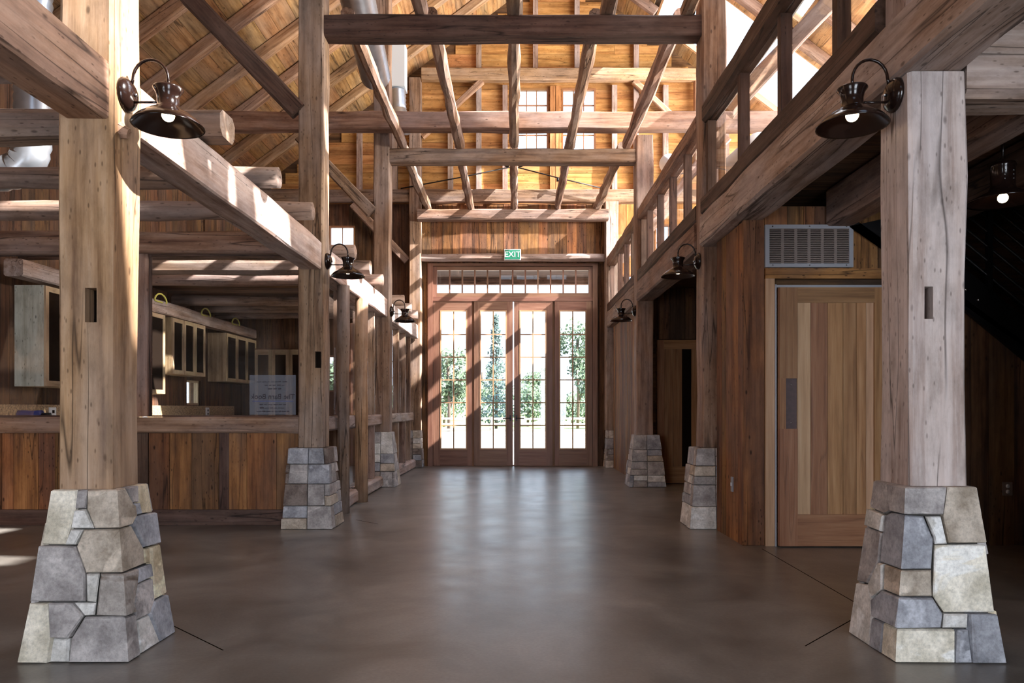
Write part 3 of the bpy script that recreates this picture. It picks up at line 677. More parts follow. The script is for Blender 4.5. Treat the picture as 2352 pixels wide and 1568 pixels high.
# the two near piers: their stones as they lie (front face u 0..1, inner side u 1..2), read off the photograph
L_ST = [('w', '290,345 465,352 450,480 390,712 240,710'), ('g', '465,352 535,355 525,475 445,480'), ('t', '535,355 723,355 765,345 805,440 825,455 825,520 805,580 730,605 580,607 530,475'),
 ('p', '450,482 525,475 580,607 425,605'), ('p', '425,608 505,612 455,712 390,712'), ('t', '505,612 735,607 805,585 870,725 878,830 770,885 520,893 458,720'),
 ('g', '765,345 840,320 845,435 808,440'), ('y', '840,320 905,303 930,490 855,510'), ('b', '815,440 847,435 857,510 828,520'), ('b', '828,520 935,488 965,690 870,725 808,585'),
 ('g', '240,712 455,718 520,895 522,1075 170,1078'), ('p', '522,895 615,893 590,1078 525,1075'), ('r', '615,893 770,887 838,860 835,960 818,1080 830,1140 755,1165 585,1162'),
 ('y', '872,728 915,715 918,820 878,830'), ('y', '915,715 970,690 1023,1005 935,1060'), ('b', '838,860 918,822 922,910 838,960'), ('g', '840,962 920,915 935,1060 905,1150 828,1195 815,1080'),
 ('w', '165,1085 280,1085 300,1310 280,1468 100,1470'), ('g', '285,1082 440,1082 510,1165 415,1308 302,1308'), ('p', '445,1080 590,1080 580,1162 512,1168'),
 ('p', '300,1312 412,1312 405,1465 280,1468'), ('g', '510,1172 755,1165 830,1150 855,1400 787,1458 405,1465 418,1310'), ('p', '830,1195 905,1152 970,1320 860,1395'), ('b', '905,1150 935,1065 1025,1010 1065,1265 972,1320')]
R_ST = [('g', '340,150 450,165 460,365 425,385 310,340'), ('g', '450,165 570,185 815,195 800,385 560,380 470,365'), ('t', '820,190 1000,188 1072,585 840,585 800,395'), ('p', '305,345 430,390 412,508 290,465'),
 ('b', '470,370 560,385 680,395 750,560 740,765 545,768 395,715 430,390'), ('p', '685,395 790,395 835,590 755,595 745,540'), ('g', '295,470 412,512 392,710 315,865 222,845'),
 ('p', '395,718 430,730 425,910 350,975 315,870'), ('t', '430,730 545,770 742,770 750,955 545,958 430,910'), ('w', '755,597 1075,592 1155,1065 825,1065 752,955'),
 ('p', '220,848 315,868 345,970 352,1100 330,1295 165,1205'), ('b', '430,912 545,960 752,960 818,1070 810,1170 530,1170 352,1100 348,975'), ('b', '355,1102 440,1135 425,1350 330,1295'),
 ('w', '440,1135 530,1172 905,1180 908,1410 530,1415 425,1350'), ('p', '822,1072 980,1072 978,1172 815,1170'), ('b', '908,1180 985,1178 1018,1408 910,1410'), ('b', '985,1070 1155,1070 1215,1408 1020,1408')]
def conv(s, TL, TC, BC, BL, TS, BS):
    """outline points to (u, v): T/B = top/bottom of outer edge L, corner C, far side S"""
    out = []
    for q in s.split():
        x, y = map(float, q.split(',')); t = (y-TC[1])/(BC[1]-TC[1])
        xe = TC[0]+(BC[0]-TC[0])*t; sd = (TL[0] < TC[0])
        front = (x <= xe) if sd else (x >= xe)
        if front:
            xo = TL[0]+(BL[0]-TL[0])*t; u = 1-(x-xe)/(xo-xe); yt = TC[1]+(TL[1]-TC[1])*(1-u); yb = BC[1]+(BL[1]-BC[1])*(1-u)
        else:
            f = 0.5
            for _ in range(4):
                yt = TC[1]+(TS[1]-TC[1])*f; yb = BC[1]+(BS[1]-BC[1])*f; v = 1-(y-yt)/(yb-yt)
                xs = TS[0]+(BS[0]-TS[0])*(1-v); xc = TC[0]+(BC[0]-TC[0])*(1-v); f = (x-xc)/(xs-xc)
            u = 1+f
        v = 1-(y-yt)/(yb-yt)
        snap = lambda a, tg, e: tg if abs(a-tg) < e else a
        u = min(2, max(0, u)); v = min(1, max(0, v))
        for tg in (0.0, 2.0): u = snap(u, tg, 0.05)
        for tg in (0.0, 1.0): v = snap(v, tg, 0.035)
        out.append((u, v))
    return out
PIER_L = {(-1, 0): 'fieldstone pier of buff and grey blocks under the honey-brown near post', (-1, 1): 'fieldstone pier at the corner of the kitchen half-wall, under the cracked post', (-1, 2): 'slim stone pier under the third kitchen-side post',
          (-1, 3): 'stone pier at the end wall on the kitchen side', (1, 0): 'fieldstone pier of cream and blue-grey blocks under the pale near post', (1, 1): 'stone pier at the near corner of the dark alcove, beside brown board wall',
          (1, 2): 'rough stone pier at the far corner of the dark alcove', (1, 3): 'stone pier at the end wall on the loft side'}
MATS = 'ggbbtpyd'
def pier(s, k, cx, cy, bw, bd, tw, td, H):
    o = thing('stone_pier', (cx, cy, 0), PIER_L[(s, k)], 'pier', 'stone piers under the timber posts')
    P = pmap(bw/2-0.028, bd/2-0.028, tw/2-0.028, td/2-0.028, H, cx, cy, -s)
    W = (bw+tw)/2-0.05
    bm = bmesh.new()
    rg = [[bm.verts.new(P(u, v, 0.0)) for u in range(4)] for v in (0, 0.992)]
    for i in range(4): bm.faces.new((rg[0][i], rg[0][(i+1) % 4], rg[1][(i+1) % 4], rg[1][i]))
    bm.faces.new(rg[0]); bm.faces.new(rg[1]); bmesh.ops.recalc_face_normals(bm, faces=bm.faces[:])
    tobj('core', bm, M['mortar'], o)
    if k == 0:
        if s < 0: lst = [(c, conv(t, (290, 345), (723, 355), (787, 1458), (100, 1470), (905, 304), (1065, 1265))) for c, t in L_ST]
        else: lst = [(c, conv(t, (1000, 188), (570, 185), (530, 1415), (1215, 1409), (340, 150), (165, 1205))) for c, t in R_ST]
        for c, poly in lst: stone_obj(poly, P, W, H, -s, ST[c], o)
        rest = random_stones(2, 4)
    else: rest = random_stones(0.5, 4.5)
    if k:
        for poly in rest:
            stone_obj(poly, P, W, H, -s, ST[R.choice('ggbttpdg' if s < 0 else 'ggbbtpg')], o)
    else:
        for poly in rest: stone_obj(poly, P, W, H, -s, ST[R.choice('ggbtpy')], o, t=0.019)
    return o
pier(-1, 0, -1.985, 3.565, 0.50, 0.46, 0.315, 0.31, 0.775)
pier(1, 0, 1.965, 3.56, 0.50, 0.46, 0.33, 0.33, 0.79)
pier(-1, 1, -1.965, 7.25, 0.50, 0.48, 0.36, 0.34, 0.77)
pier(1, 1, 1.93, 7.25, 0.52, 0.46, 0.35, 0.33, 0.77)
pier(-1, 2, -1.95, 11.0, 0.46, 0.46, 0.31, 0.31, 0.80)
pier(1, 2, 1.95, 11.0, 0.54, 0.48, 0.36, 0.33, 0.76)
pier(-1, 3, -1.95, 14.42, 0.36, 0.36, 0.28, 0.28, 0.72)
pier(1, 3, 1.95, 14.42, 0.36, 0.36, 0.28, 0.28, 0.72)

# ------------------------------------------------------------------ cross beams, joists, ties, braces, collar
BN = ['nearest camera', 'at the cracked kitchen corner post', 'at the third pair of posts', 'next to the end wall']
for k, y in enumerate(BENT):
    yy = y if k < 3 else YB-0.34
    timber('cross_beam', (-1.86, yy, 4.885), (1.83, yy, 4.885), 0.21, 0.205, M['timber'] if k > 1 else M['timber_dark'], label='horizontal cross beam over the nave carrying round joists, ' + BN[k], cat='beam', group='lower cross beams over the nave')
for k, y in enumerate(BENT):
    yy = y-0.12 if k < 3 else YB-0.15
    timber('tie_beam', (-5.2, yy-0.13 if k < 3 else yy, 5.31), (6.9, yy-0.13 if k < 3 else yy, 5.31), 0.2 if k < 3 else 0.13, 0.26, M['timber'], label='wide upper tie beam spanning under the rafters, ' + BN[k], cat='beam', group='upper tie beams')
timber('collar_beam', (-1.80, YB-0.2, 7.67), (3.55, YB-0.2, 7.67), 0.16, 0.24, M['timber_warm'], label='high collar beam above the gable windows', cat='beam')
timber('queen_post', (3.62, YB-0.16, 5.46), (3.62, YB-0.16, zr(3.62)-0.3), 0.16, 0.16, M['timber_warm'], up=(0, 1, 0), label='short upright post beneath the collar beam on the loft side', cat='post')
timber('collar_brace', (-1.80, YB-0.2, 6.46), (-0.62, YB-0.2, 7.55), 0.1, 0.12, M['timber_warm'], label='slanting brace below the collar beam on the duct side', cat='brace', group='collar braces')
timber('collar_brace', (3.53, YB-0.2, 6.46), (2.36, YB-0.2, 7.55), 0.1, 0.12, M['timber_warm'], label='slanting brace below the collar beam on the loft side', cat='brace', group='collar braces')
for k in (1, 2, 3):
    y = BENT[k]-0.12 if k < 3 else YB-0.17
    timber('knee_brace', (-2.09, y, 4.03), (-3.16, y, 5.15), 0.1, 0.17, M['timber_dark'] if k == 1 else M['timber'], label='kitchen-side diagonal knee brace on the post ' + BN[k], cat='brace', group='kitchen-side knee braces')
    timber('knee_brace', (2.07, y, 4.03), (3.13, y, 5.15), 0.1, 0.17, M['timber_pale'], label='loft-side diagonal knee brace on the post ' + BN[k], cat='brace', group='loft-side knee braces')
def joists(xs, y0, y1, z, txt, w=0.13, h=0.15, g='joists over the nave'):
    for i, x in enumerate(xs):
        timber('joist', (x, y0, z), (x+R.uniform(-0.02, 0.02), y1, z), w+R.uniform(-0.01, 0.02), h, M['timber'], label='%s joist from the kitchen side, %s' % (ORD[i], txt), cat='joist', group=g, cham=0.035, jit=0.012, seg=12)
joists((-0.91, 0.0, 0.91, 1.72), BENT[0]+0.11, BENT[1]+0.02, 5.065, 'running over the camera to the dark cross beam')
joists((-1.65, -0.82, 0.0, 0.82, 1.66), BENT[1]+0.06, BENT[2]-0.04, 5.06, 'spanning between the dark and the middle cross beams')
joists((-1.67, -0.83, 0.0, 0.83, 1.63), BENT[2]+0.06, YB-0.3, 5.06, 'spanning from the middle cross beam to the end wall')

# ------------------------------------------------------------------ kitchen-side girts and log joists
for i, (y0, y1, mt) in enumerate(((YF+0.02, BENT[0]-0.135, 'timber_warm'), (BENT[0]+0.135, BENT[1]-0.13, 'timber_pale'), (BENT[1]+0.13, BENT[2]-0.125, 'timber_pale'), (BENT[2]+0.125, YB-0.3, 'timber_pale'))):
    timber('girt_beam', (-1.975 if i else -1.985, y0, 2.63), (-1.965 if i else -1.985, y1, 2.63), 0.21, 0.275, M[mt], jit=0.005, cat='beam', group='kitchen-side girt beams', cham=0.012,
           label='hewn girt beam on the kitchen side, ' + ['overhead in front of the honey-brown post', 'between the honey-brown post and the kitchen corner', 'over the two round poles', 'nearest the end wall'][i])
LOGY = [4.5, 5.48, 6.40, 8.12, 9.0, 9.85, 11.75, 12.6, 13.45]
LT = ['broad flat log joist nearest the honey-brown post', 'log joist above the open area, middle of three', 'log joist above the open area, last before the kitchen', 'log joist first over the kitchen', 'log joist second over the kitchen',
      'log joist third over the kitchen', 'log joist fourth over the kitchen', 'log joist fifth over the kitchen', 'log joist last over the kitchen before the end wall']
for i, y in enumerate(LOGY):
    timber('log_joist', (XL, y, 2.855), (-1.74, y, 2.855), 0.24 if i == 0 else 0.17, 0.165, M['log'], label=LT[i] + ', resting on the girt', cat='log', group='log joists resting on the kitchen-side girt', rnd=(i not in (0, 4)), cham=0.04, jit=0.008)
timber('log_joist', (XL, 3.62, 2.88), (-2.14, 3.62, 2.88), 0.2, 0.22, M['timber_pale'], label='squared pale beam butting into the honey-brown post above the open area', cat='beam')
timber('kitchen_header', (XL, 7.26, 2.765), (-2.11, 7.26, 2.765), 0.16, 0.21, M['timber'], label='rough header beam across the top of the kitchen front windows', cat='beam')
kc = struct('ceiling', (-3.6, 11, 2.96))
e = widths(10.6, YB, 0.2, 0.3)
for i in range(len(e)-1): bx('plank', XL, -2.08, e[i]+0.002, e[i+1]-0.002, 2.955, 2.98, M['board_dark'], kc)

# ------------------------------------------------------------------ kitchen front half-wall
kf = struct('wall_kitchen_front', (-3.7, 7.3, 0))
K = lambda px: (px-1180)/233.5
bx('baseboard', XL, -2.19, 7.255, 7.30, 0.0, 0.155, M['timber_dark'], kf, bev=0.004)
for a, b in ((-20, 6), (6, 33), (33, 90), (90, 128), (128, 170), (170, 222), (222, 268), (268, 316), (343, 391), (391, 441), (441, 504), (504, 527), (527, 568), (568, 636), (636, 690)):
    d = R.uniform(0, 0.004)
    bx('board', K(a)+0.002, K(b)-0.002, 7.272-d, 7.30, 0.156, 0.905, M['board'] if a != 504 else M['timber_dark'], kf, axis=2)
bx('stud', K(317), K(342), 7.262, 7.30, 0.156, 0.905, M['timber_dark'], kf)
bx('core', XL, -2.19, 7.302, 7.34, 0, 0.93, M['board_dark'], kf)
timber('sill', (XL, 7.29, 0.985), (-2.10, 7.29, 0.985), 0.14, 0.155, M['timber'], kf, jit=0.005)
timber('stud', (K(329), 7.29, 1.065), (K(329), 7.29, 2.66), 0.11, 0.11, M['timber'], kf, up=(0, 1, 0), jit=0.003)
for x0, x1 in ((XL, K(316)), (K(343), -2.10)):
    WN[0] += 1; w = struct('window_%d' % WN[0], ((x0+x1)/2, 7.3, 1.07))
    bx('pane', x0+0.02, x1-0.02, 7.287, 7.293, 1.08, 2.645, M['glass'], w)
    for a, b, c, d in ((x0, x0+0.02, 1.065, 2.66), (x1-0.02, x1, 1.065, 2.66), (x0+0.02, x1-0.02, 1.065, 1.08), (x0+0.02, x1-0.02, 2.645, 2.66)): bx('stop', a, b, 7.28, 7.30, c, d, M['timber_dark'], w)
ps = thing('notice_sheet', (-2.38, 7.28, 1.08), 'translucent bluish notice with mirrored lettering on the kitchen window', 'notice')
bx('paper', -2.60, -2.145, 7.2835, 7.286, 1.085, 1.475, M['sheet'], ps)
letters('The Barn Book', 0.07, (-2.37, 7.2825, 1.262), M['ink'], ps, mirror=True, ext=0.0012)
bx('rule', -2.57, -2.17, 7.2822, 7.2832, 1.215, 1.222, M['blue'], ps)
for zz, x0, x1 in ((1.41, -2.53, -2.22), (1.375, -2.45, -2.25), (1.34, -2.42, -2.28), (1.185, -2.5, -2.24), (1.152, -2.5, -2.26), (1.118, -2.53, -2.21)):
    x = x0
    while x < x1:
        wd_ = R.uniform(0.015, 0.045); bx('ink_stroke', x, min(x+wd_, x1), 7.2824, 7.2832, zz-0.004, zz+R.uniform(0.001, 0.006), M['ink'], ps, axis=0); x += wd_+R.uniform(0.006, 0.014)

# ------------------------------------------------------------------ kitchen side wall along the nave
ks = struct('wall_kitchen_side', (-2.0, 11, 0))
for y0, y1 in ((BENT[1]+0.2, BENT[2]-0.2), (BENT[2]+0.2, YB-0.45)):
    timber('sill', (-2.02, y0-0.06, 0.985), (-2.02, y1+0.06, 0.985), 0.16, 0.155, M['timber_pale'], ks, jit=0.006)
for y0, y1 in ((7.53, 8.02), (8.19, 8.99), (9.21, 10.74), (11.26, 14.2)): timber('base_log', (-1.98, y0, 0.085), (-1.98, y1, 0.085), 0.18, 0.17, M['timber_pale'], ks, jit=0.008, cham=0.03)
for y in (8.45, 9.75, 10.35, 11.75, 12.55, 13.3, 13.95):
    for z0, z1 in ((0.175, 0.905), (1.065, 2.49)): bx('stud', -2.05, -1.95, y-0.035, y+0.035, z0, z1, M['timber'], ks, axis=2)
WN[0] += 1; w = struct('window_%d' % WN[0], (-2.02, 11, 0.2))
ys = [7.5, 8.45, 9.75, 10.35, 10.87]; ys2 = [11.2, 11.75, 12.55, 13.3, 13.95, 14.4]
for q in (ys, ys2):
    for i in range(len(q)-1):
        for z0, z1 in ((0.18, 0.90), (1.07, 2.485)): bx('pane', -2.035, -2.03, q[i]+0.037, q[i+1]-0.037, z0, z1, M['glass'], w, axis=2)
timber('round_pole', (-1.862, 8.10, 0.0), (-1.862, 8.10, 2.49), 0.13, 0.13, M['log'], up=(0, 1, 0), rnd=True, label='slender peeled pole nearest the kitchen corner pier', cat='pole', jit=0.006)
timber('round_pole', (-1.872, 9.1, 0.0), (-1.872, 9.1, 2.49), 0.16, 0.16, M['timber_warm'], up=(0, 1, 0), rnd=True, label='thicker peeled pole beyond the slender one, under the girt', cat='pole', jit=0.006)

# ------------------------------------------------------------------ kitchen cabinets and counter
def upper_cabinet(y0, y1, z0, z1, ndoor, label, endmat=None, deep=0.33):
    x1 = XL+0.01+deep; o = thing('wall_cabinet', (XL+0.17, (y0+y1)/2, z0), label, 'cabinet', 'kitchen wall cabinets')
    bx('body', XL+0.004, x1-0.022, y0+0.02, y1, z0, z1, M['cab'], o, axis=2)
    bx('end_panel', XL+0.004, x1-0.022, y0, y0+0.018, z0, z1, endmat or M['cab'], o, axis=2)
    dw = (y1-y0)/ndoor
    for i in range(ndoor):
        a, b = y0+dw*i+0.004, y0+dw*(i+1)-0.004
        d = thing_part('door', o, (x1-0.01, (a+b)/2, z0))
        for p, q, r, s, ax in ((a, a+0.055, z0+0.004, z1-0.004, 2), (b-0.055, b, z0+0.004, z1-0.004, 2), (a+0.055, b-0.055, z0+0.004, z0+0.064, 1), (a+0.055, b-0.055, z1-0.064, z1-0.004, 1)):
            bx('door_frame', x1-0.02, x1, p, q, r, s, M['cab'], d, axis=ax)
        bx('door_panel', x1-0.018, x1-0.012, a+0.055, b-0.055, z0+0.064, z1-0.064, M['hole'], d, axis=2)
    return o
def thing_part(name, parent, loc):
    o = bpy.data.objects.new(name, None); COL.objects.link(o); o.empty_display_size = 0.05; place(o, Matrix.Translation(Vector(loc)), parent); return o
upper_cabinet(8.0, 9.35, 1.385, 2.48, 2, 'kitchen wall cabinet with pale knotty pine end panel, seen beside the honey-brown post', M['pine'])
upper_cabinet(9.75, 10.75, 1.35, 2.50, 2, 'tall kitchen wall cabinet with dark glazed doors next to the window stud')
upper_cabinet(10.98, 12.15, 1.66, 2.50, 3, 'three-door kitchen wall cabinet above the small added window')
upper_cabinet(13.05, 14.55, 1.62, 2.48, 3, 'farthest kitchen wall cabinet near the end wall')
co = thing('kitchen_counter', (-5.08, 11, 0), 'long kitchen counter with flake-board backsplash along the outer wall', 'counter')
bx('base_cabinet', XL+0.01, -4.84, 7.6, 14.2, 0.08, 0.88, M['cab'], co); bx('plinth', XL+0.01, -4.9, 7.62, 14.18, 0.0, 0.08, M['black'], co)
bx('worktop', XL+0.01, -4.8, 7.58, 14.22, 0.88, 0.92, M['counter'], co); bx('backsplash', XL+0.004, XL+0.03, 7.58, 14.22, 0.921, 1.19, M['osb'], co)
timber('cabinet_beam', (XL+0.26, 7.6, 2.60), (XL+0.26, 14.5, 2.60), 0.2, 0.18, M['timber_pale'], label='pale rough beam lying over the kitchen wall cabinets', cat='beam')
for i, (y, lab) in enumerate(((10.55, 'loop of yellow cable hanging at the beam over the tall cabinet'), (12.1, 'loop of yellow cable over the three-door cabinet'), (13.4, 'loop of yellow cable over the farthest cabinet'))):
    tag(tube('cable_loop', [(XL+0.37, y+0.18*math.cos(t*0.5), 2.70+0.06*math.sin(t*0.5)-0.02*math.cos(t)) for t in range(-1, 11)], 0.012, M['yellow'], n=6), lab, 'cable', 'yellow cables')
tg = thing('tall_cupboard', (-4.5, YB-0.3, 0), 'tall dark cupboard with pale framed doors on the kitchen end wall', 'cupboard')
bx('body', -5.0, -4.0, YB-0.4, YB-0.01, 0.0, 2.3, M['board_dark'], tg)
for i in range(3):
    a, b = -5.0+i*0.333+0.003, -5.0+(i+1)*0.333-0.003; d = thing_part('door', tg, ((a+b)/2, YB-0.41, 0.05))
    for p, q, r, s, ax in ((a, a+0.06, 0.05, 2.28, 2), (b-0.06, b, 0.05, 2.28, 2), (a+0.06, b-0.06, 0.05, 0.14, 0), (a+0.06, b-0.06, 2.18, 2.28, 0)): bx('door_frame', p, q, YB-0.425, YB-0.402, r, s, M['cab'], d, axis=ax)
    bx('door_panel', a+0.06, b-0.06, YB-0.415, YB-0.405, 0.14, 2.18, M['hole'], d)
for y, lab in ((8.6, 'white outlet box on the backsplash near the pine-ended cabinet'), (10.75, 'white outlet box on the backsplash under the tall cabinet'), (12.95, 'white outlet box on the backsplash farthest down the counter')):
    o = thing('outlet', (XL+0.04, y, 1.05), lab, 'outlet', 'kitchen outlets')
    bx('cover_plate', XL+0.031, XL+0.05, y-0.06, y+0.06, 1.0, 1.16, M['white'], o, bev=0.004)
    for zz in (1.05, 1.11): bx('socket', XL+0.0505, XL+0.053, y-0.02, y+0.02, zz-0.018, zz+0.018, M['hole'], o)
o = thing('power_tool', (-5.0, 7.78, 0.92), 'blue and black hand tool lying on the kitchen counter', 'tool')
tube('motor_body', [(-5.2, 7.78, 1.08), (-5.16, 7.78, 1.08), (-5.06, 7.78, 1.075), (-4.96, 7.78, 1.08)], 0.05, M['blue'], o, n=12)
tube('grip', [(-5.0, 7.78, 1.05), (-4.98, 7.78, 1.0), (-4.97, 7.78, 0.945)], 0.028, M['black'], o, n=10); bx('battery', -5.04, -4.92, 7.74, 7.82, 0.92, 0.955, M['black'], o, bev=0.006)
tube('chuck', [(-4.955, 7.78, 1.08), (-4.92, 7.78, 1.08), (-4.87, 7.78, 1.08)], 0.022, M['black'], o, n=10)

# ------------------------------------------------------------------ loft: girts, floor, joists, railing
for i, (y0, y1, txt) in enumerate(((YF+0.02, BENT[1]-0.13, 'passing over the pale near post'), (BENT[1]+0.13, BENT[2]-0.135, 'over the dark alcove'), (BENT[2]+0.135, YB-0.3, 'nearest the end wall'))):
    x = 1.955 if i == 0 else 1.94
    timber('loft_girt', (x, y0, 2.87), (x-0.005, y1, 2.87), 0.29 if i == 0 else 0.26, 0.30, M['timber_pale'] if i == 0 else M['timber'], label='heavy hewn loft girt ' + txt, cat='beam', group='loft girts', jit=0.006, cham=0.02)
timber('cross_girt', (2.11, BENT[0]-0.01, 2.79), (XR_, BENT[0]-0.01, 2.79), 0.25, 0.38, M['timber_pale'], label='deep pale cross beam running outward from the pale near post', cat='beam', cham=0.03)
lf = struct('floor_loft', (4.6, 5, 2.99))
e = widths(YF, YB-0.02, 0.19, 0.3)
for i in range(len(e)-1): bx('plank', 2.105, XR_, e[i]+0.0015, e[i+1]-0.0015, 2.985, 3.015, M['board_dark'], lf)
for x, txt in ((2.72, 'nearest the cedar door'), (3.55, 'beyond the pendant lamp'), (4.45, 'third from the nave')):
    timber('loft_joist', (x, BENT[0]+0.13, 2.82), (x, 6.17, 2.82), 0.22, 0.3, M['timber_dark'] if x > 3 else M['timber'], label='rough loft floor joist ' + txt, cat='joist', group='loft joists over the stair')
BAL = {0: [3.05, 4.3, 5.2, 6.13], 1: [8.1, 8.85, 9.6, 10.35], 2: [11.75, 12.5, 13.25]}
for i, (y0, y1) in enumerate(((BENT[0]+0.13, BENT[1]-0.12), (BENT[1]+0.12, BENT[2]-0.13), (BENT[2]+0.13, YB-0.3))):
    rt = thing('loft_railing', (1.91, (y0+y1)/2, 3.02), 'glazed timber loft railing ' + ['above the cedar door', 'above the dark alcove', 'at the end wall'][i], 'railing', 'loft railings')
    timber('bottom_rail', (1.905, y0, 3.108), (1.905, y1, 3.108), 0.17, 0.165, M['timber_dark'], rt, jit=0.006)
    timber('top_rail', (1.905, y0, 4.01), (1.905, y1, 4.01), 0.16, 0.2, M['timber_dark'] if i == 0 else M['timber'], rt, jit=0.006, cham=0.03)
    ys = [y for y in BAL[i] if y0 < y < y1]; 
    for y in [y0+0.05]+ys+[y1-0.05]: bx('baluster', 1.865, 1.945, y-0.035, y+0.035, 3.19, 3.912, M['timber_dark'], rt, axis=2)
    q = [y0+0.05]+ys+[y1-0.05]
    for j in range(len(q)-1): bx('pane', 1.903, 1.909, q[j]+0.037, q[j+1]-0.037, 3.195, 3.905, M['glass'], rt, axis=1)
# duct and struts seen over the loft
def spiral(pts, step=0.035):
    out = []
    for i in range(len(pts)-1):
        a, b = Vector(pts[i]), Vector(pts[i+1]); n = max(2, int((b-a).length/step))
        out += [a.lerp(b, t/n) for t in range(n)]
    return out+[Vector(pts[-1])]
tag(tube('spiral_duct', spiral([(-1.80, 7.9, 6.1), (-1.9, 9.3, 6.02), (-1.97, 10.55, 5.88)]), 0.2, M['galv'], n=24, rib=0.012), 'silver spiral duct running along the posts above the cross beams', 'duct')
dk = thing('duct_drop', (-1.95, 12.5, 5.6), 'silver duct box with ribbed elbow beyond the third kitchen-side post', 'duct')
bx('plenum', -2.1, -1.83, 12.4, 12.72, 6.55, 7.3, M['white_metal'], dk)
tube('flex_elbow', spiral([(-1.97, 12.56, 6.55), (-1.96, 12.56, 6.2), (-1.9, 12.5, 5.95), (-1.78, 12.4, 5.85)]), 0.13, M['galv'], dk, n=20, rib=0.012)
tag(tube('vertical_duct', spiral([(-3.85, 5.93, 6.25), (-3.85, 5.93, 3.3), (-3.88, 5.93, 3.15), (-3.98, 5.93, 3.05), (-4.15, 5.93, 3.02), (-5.35, 5.93, 3.02)]), 0.13, M['galv'], n=20, rib=0.01), 'silver spiral duct rising between the log joists above the open area', 'duct')
tag(tube('loft_duct', spiral([(2.9, 13.9, 5.75), (3.0, 12.0, 4.75), (3.05, 10.6, 4.5), (3.1, 9.3, 4.45)]), 0.17, M['white_metal'], n=20, rib=0.008), 'white round duct sloping down behind the loft railing', 'duct')
# hanging wire light
hw = thing('cable_light', (0, YB-0.45, 5.5), 'black wire-hung light cluster below the gable windows', 'light')
for x0, z0 in ((-2.2, 5.42), (1.75, 5.42)): tube('wire', [(x0, YB-0.3, z0), (x0*0.5, YB-0.3, (z0+5.83)/2), (0, YB-0.3, 5.85)], 0.012, M['black'], hw, n=6)
for x in (-0.13, 0.13, 0.0): tube('spot_head', [(x, YB-0.34, 5.92), (x, YB-0.4, 5.88), (x, YB-0.46, 5.84)], 0.06, M['black'], hw, n=12)
tube('pendant_knob', [(0.86, YB-0.3, 5.62), (0.86, YB-0.3, 5.56)], 0.03, M['black'], hw, n=8)

# ------------------------------------------------------------------ walls under the loft
wa = struct('wall_stair_front', (3.0, 6.2, 0))
DX0, DX1, DZ1 = 2.10, 3.19, 2.23
STR = lambda x: 2.66-0.817*(x-2.89)
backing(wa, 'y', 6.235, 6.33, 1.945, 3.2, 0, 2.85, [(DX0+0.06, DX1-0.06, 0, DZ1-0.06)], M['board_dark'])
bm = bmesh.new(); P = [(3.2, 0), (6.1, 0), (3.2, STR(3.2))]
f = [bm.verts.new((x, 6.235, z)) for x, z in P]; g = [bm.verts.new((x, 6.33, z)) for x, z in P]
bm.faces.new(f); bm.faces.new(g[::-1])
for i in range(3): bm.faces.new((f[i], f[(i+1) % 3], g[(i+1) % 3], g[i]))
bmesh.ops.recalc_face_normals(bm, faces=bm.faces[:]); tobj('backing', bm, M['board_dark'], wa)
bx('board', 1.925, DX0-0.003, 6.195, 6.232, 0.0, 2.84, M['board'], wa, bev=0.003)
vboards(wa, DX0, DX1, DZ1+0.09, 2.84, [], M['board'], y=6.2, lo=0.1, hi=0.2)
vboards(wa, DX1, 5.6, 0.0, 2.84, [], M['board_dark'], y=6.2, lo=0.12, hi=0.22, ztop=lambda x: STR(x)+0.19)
tr = struct('trim_2', (2.65, 6.19, 0))
bx('casing', DX0, DX0+0.075, 6.17, 6.2, 0, DZ1, M['cedar_light'], tr); bx('casing', DX1-0.075, DX1, 6.17, 6.2, 0, DZ1, M['board'], tr); bx('casing', DX0, DX1, 6.168, 6.2, DZ1, DZ1+0.085, M['board'], tr, axis=0)
bx('jamb', DX0+0.076, DX0+0.088, 6.16, 6.24, 0, 2.18, M['grille'], tr); bx('track', DX0+0.09, DX1-0.08, 6.16, 6.2, 2.155, 2.175, M['grille'], tr)
dr = struct('door_5', (2.63, 6.12, 0)); dx = 2.192; y0, y1 = 6.10, 6.148
zt, zp, zb = 2.146, 2.02, 0.273; q = [0, 0.1485, 0.261, 0.402, 0.529, 0.638, 0.719, 0.782, 0.92]
bx('stile', dx, dx+q[1], y0, y1, 0.012, 0.98, M['cedar'], dr, axis=2); bx('stile', dx, dx+q[1], y0, y1, 1.395, zt, M['cedar'], dr, axis=2)
bx('stile', dx, dx+0.052, y0, y1, 0.98, 1.395, M['cedar'], dr); bx('stile', dx+0.146, dx+q[1], y0, y1, 0.98, 1.395, M['cedar_light'], dr)
pp = bx('pull_plate', dx+0.052, dx+0.146, y0+0.016, y0+0.022, 0.98, 1.395, M['plate'], dr)
for zz in (1.03, 1.345): tube('screw', [(dx+0.1, y0+0.016, zz), (dx+0.1, y0+0.012, zz)], 0.006, M['chrome'], pp, n=8)
bx('stile', dx+q[7], dx+q[8], y0, y1, 0.012, zt, M['cedar'], dr); bx('rail', dx+q[1], dx+q[7], y0, y1, zp, zt, M['cedar'], dr, axis=0); bx('rail', dx+q[1], dx+q[7], y0, y1, 0.012, zb, M['cedar'], dr, axis=0)
for i in range(1, 7): bx('panel_board', dx+q[i]+0.0015, dx+q[i+1]-0.0015, y0+0.014+R.uniform(0, 0.003), y1-0.006, zb, zp, M['cedar_light'] if i in (1, 6) else M['cedar'], dr, axis=2)
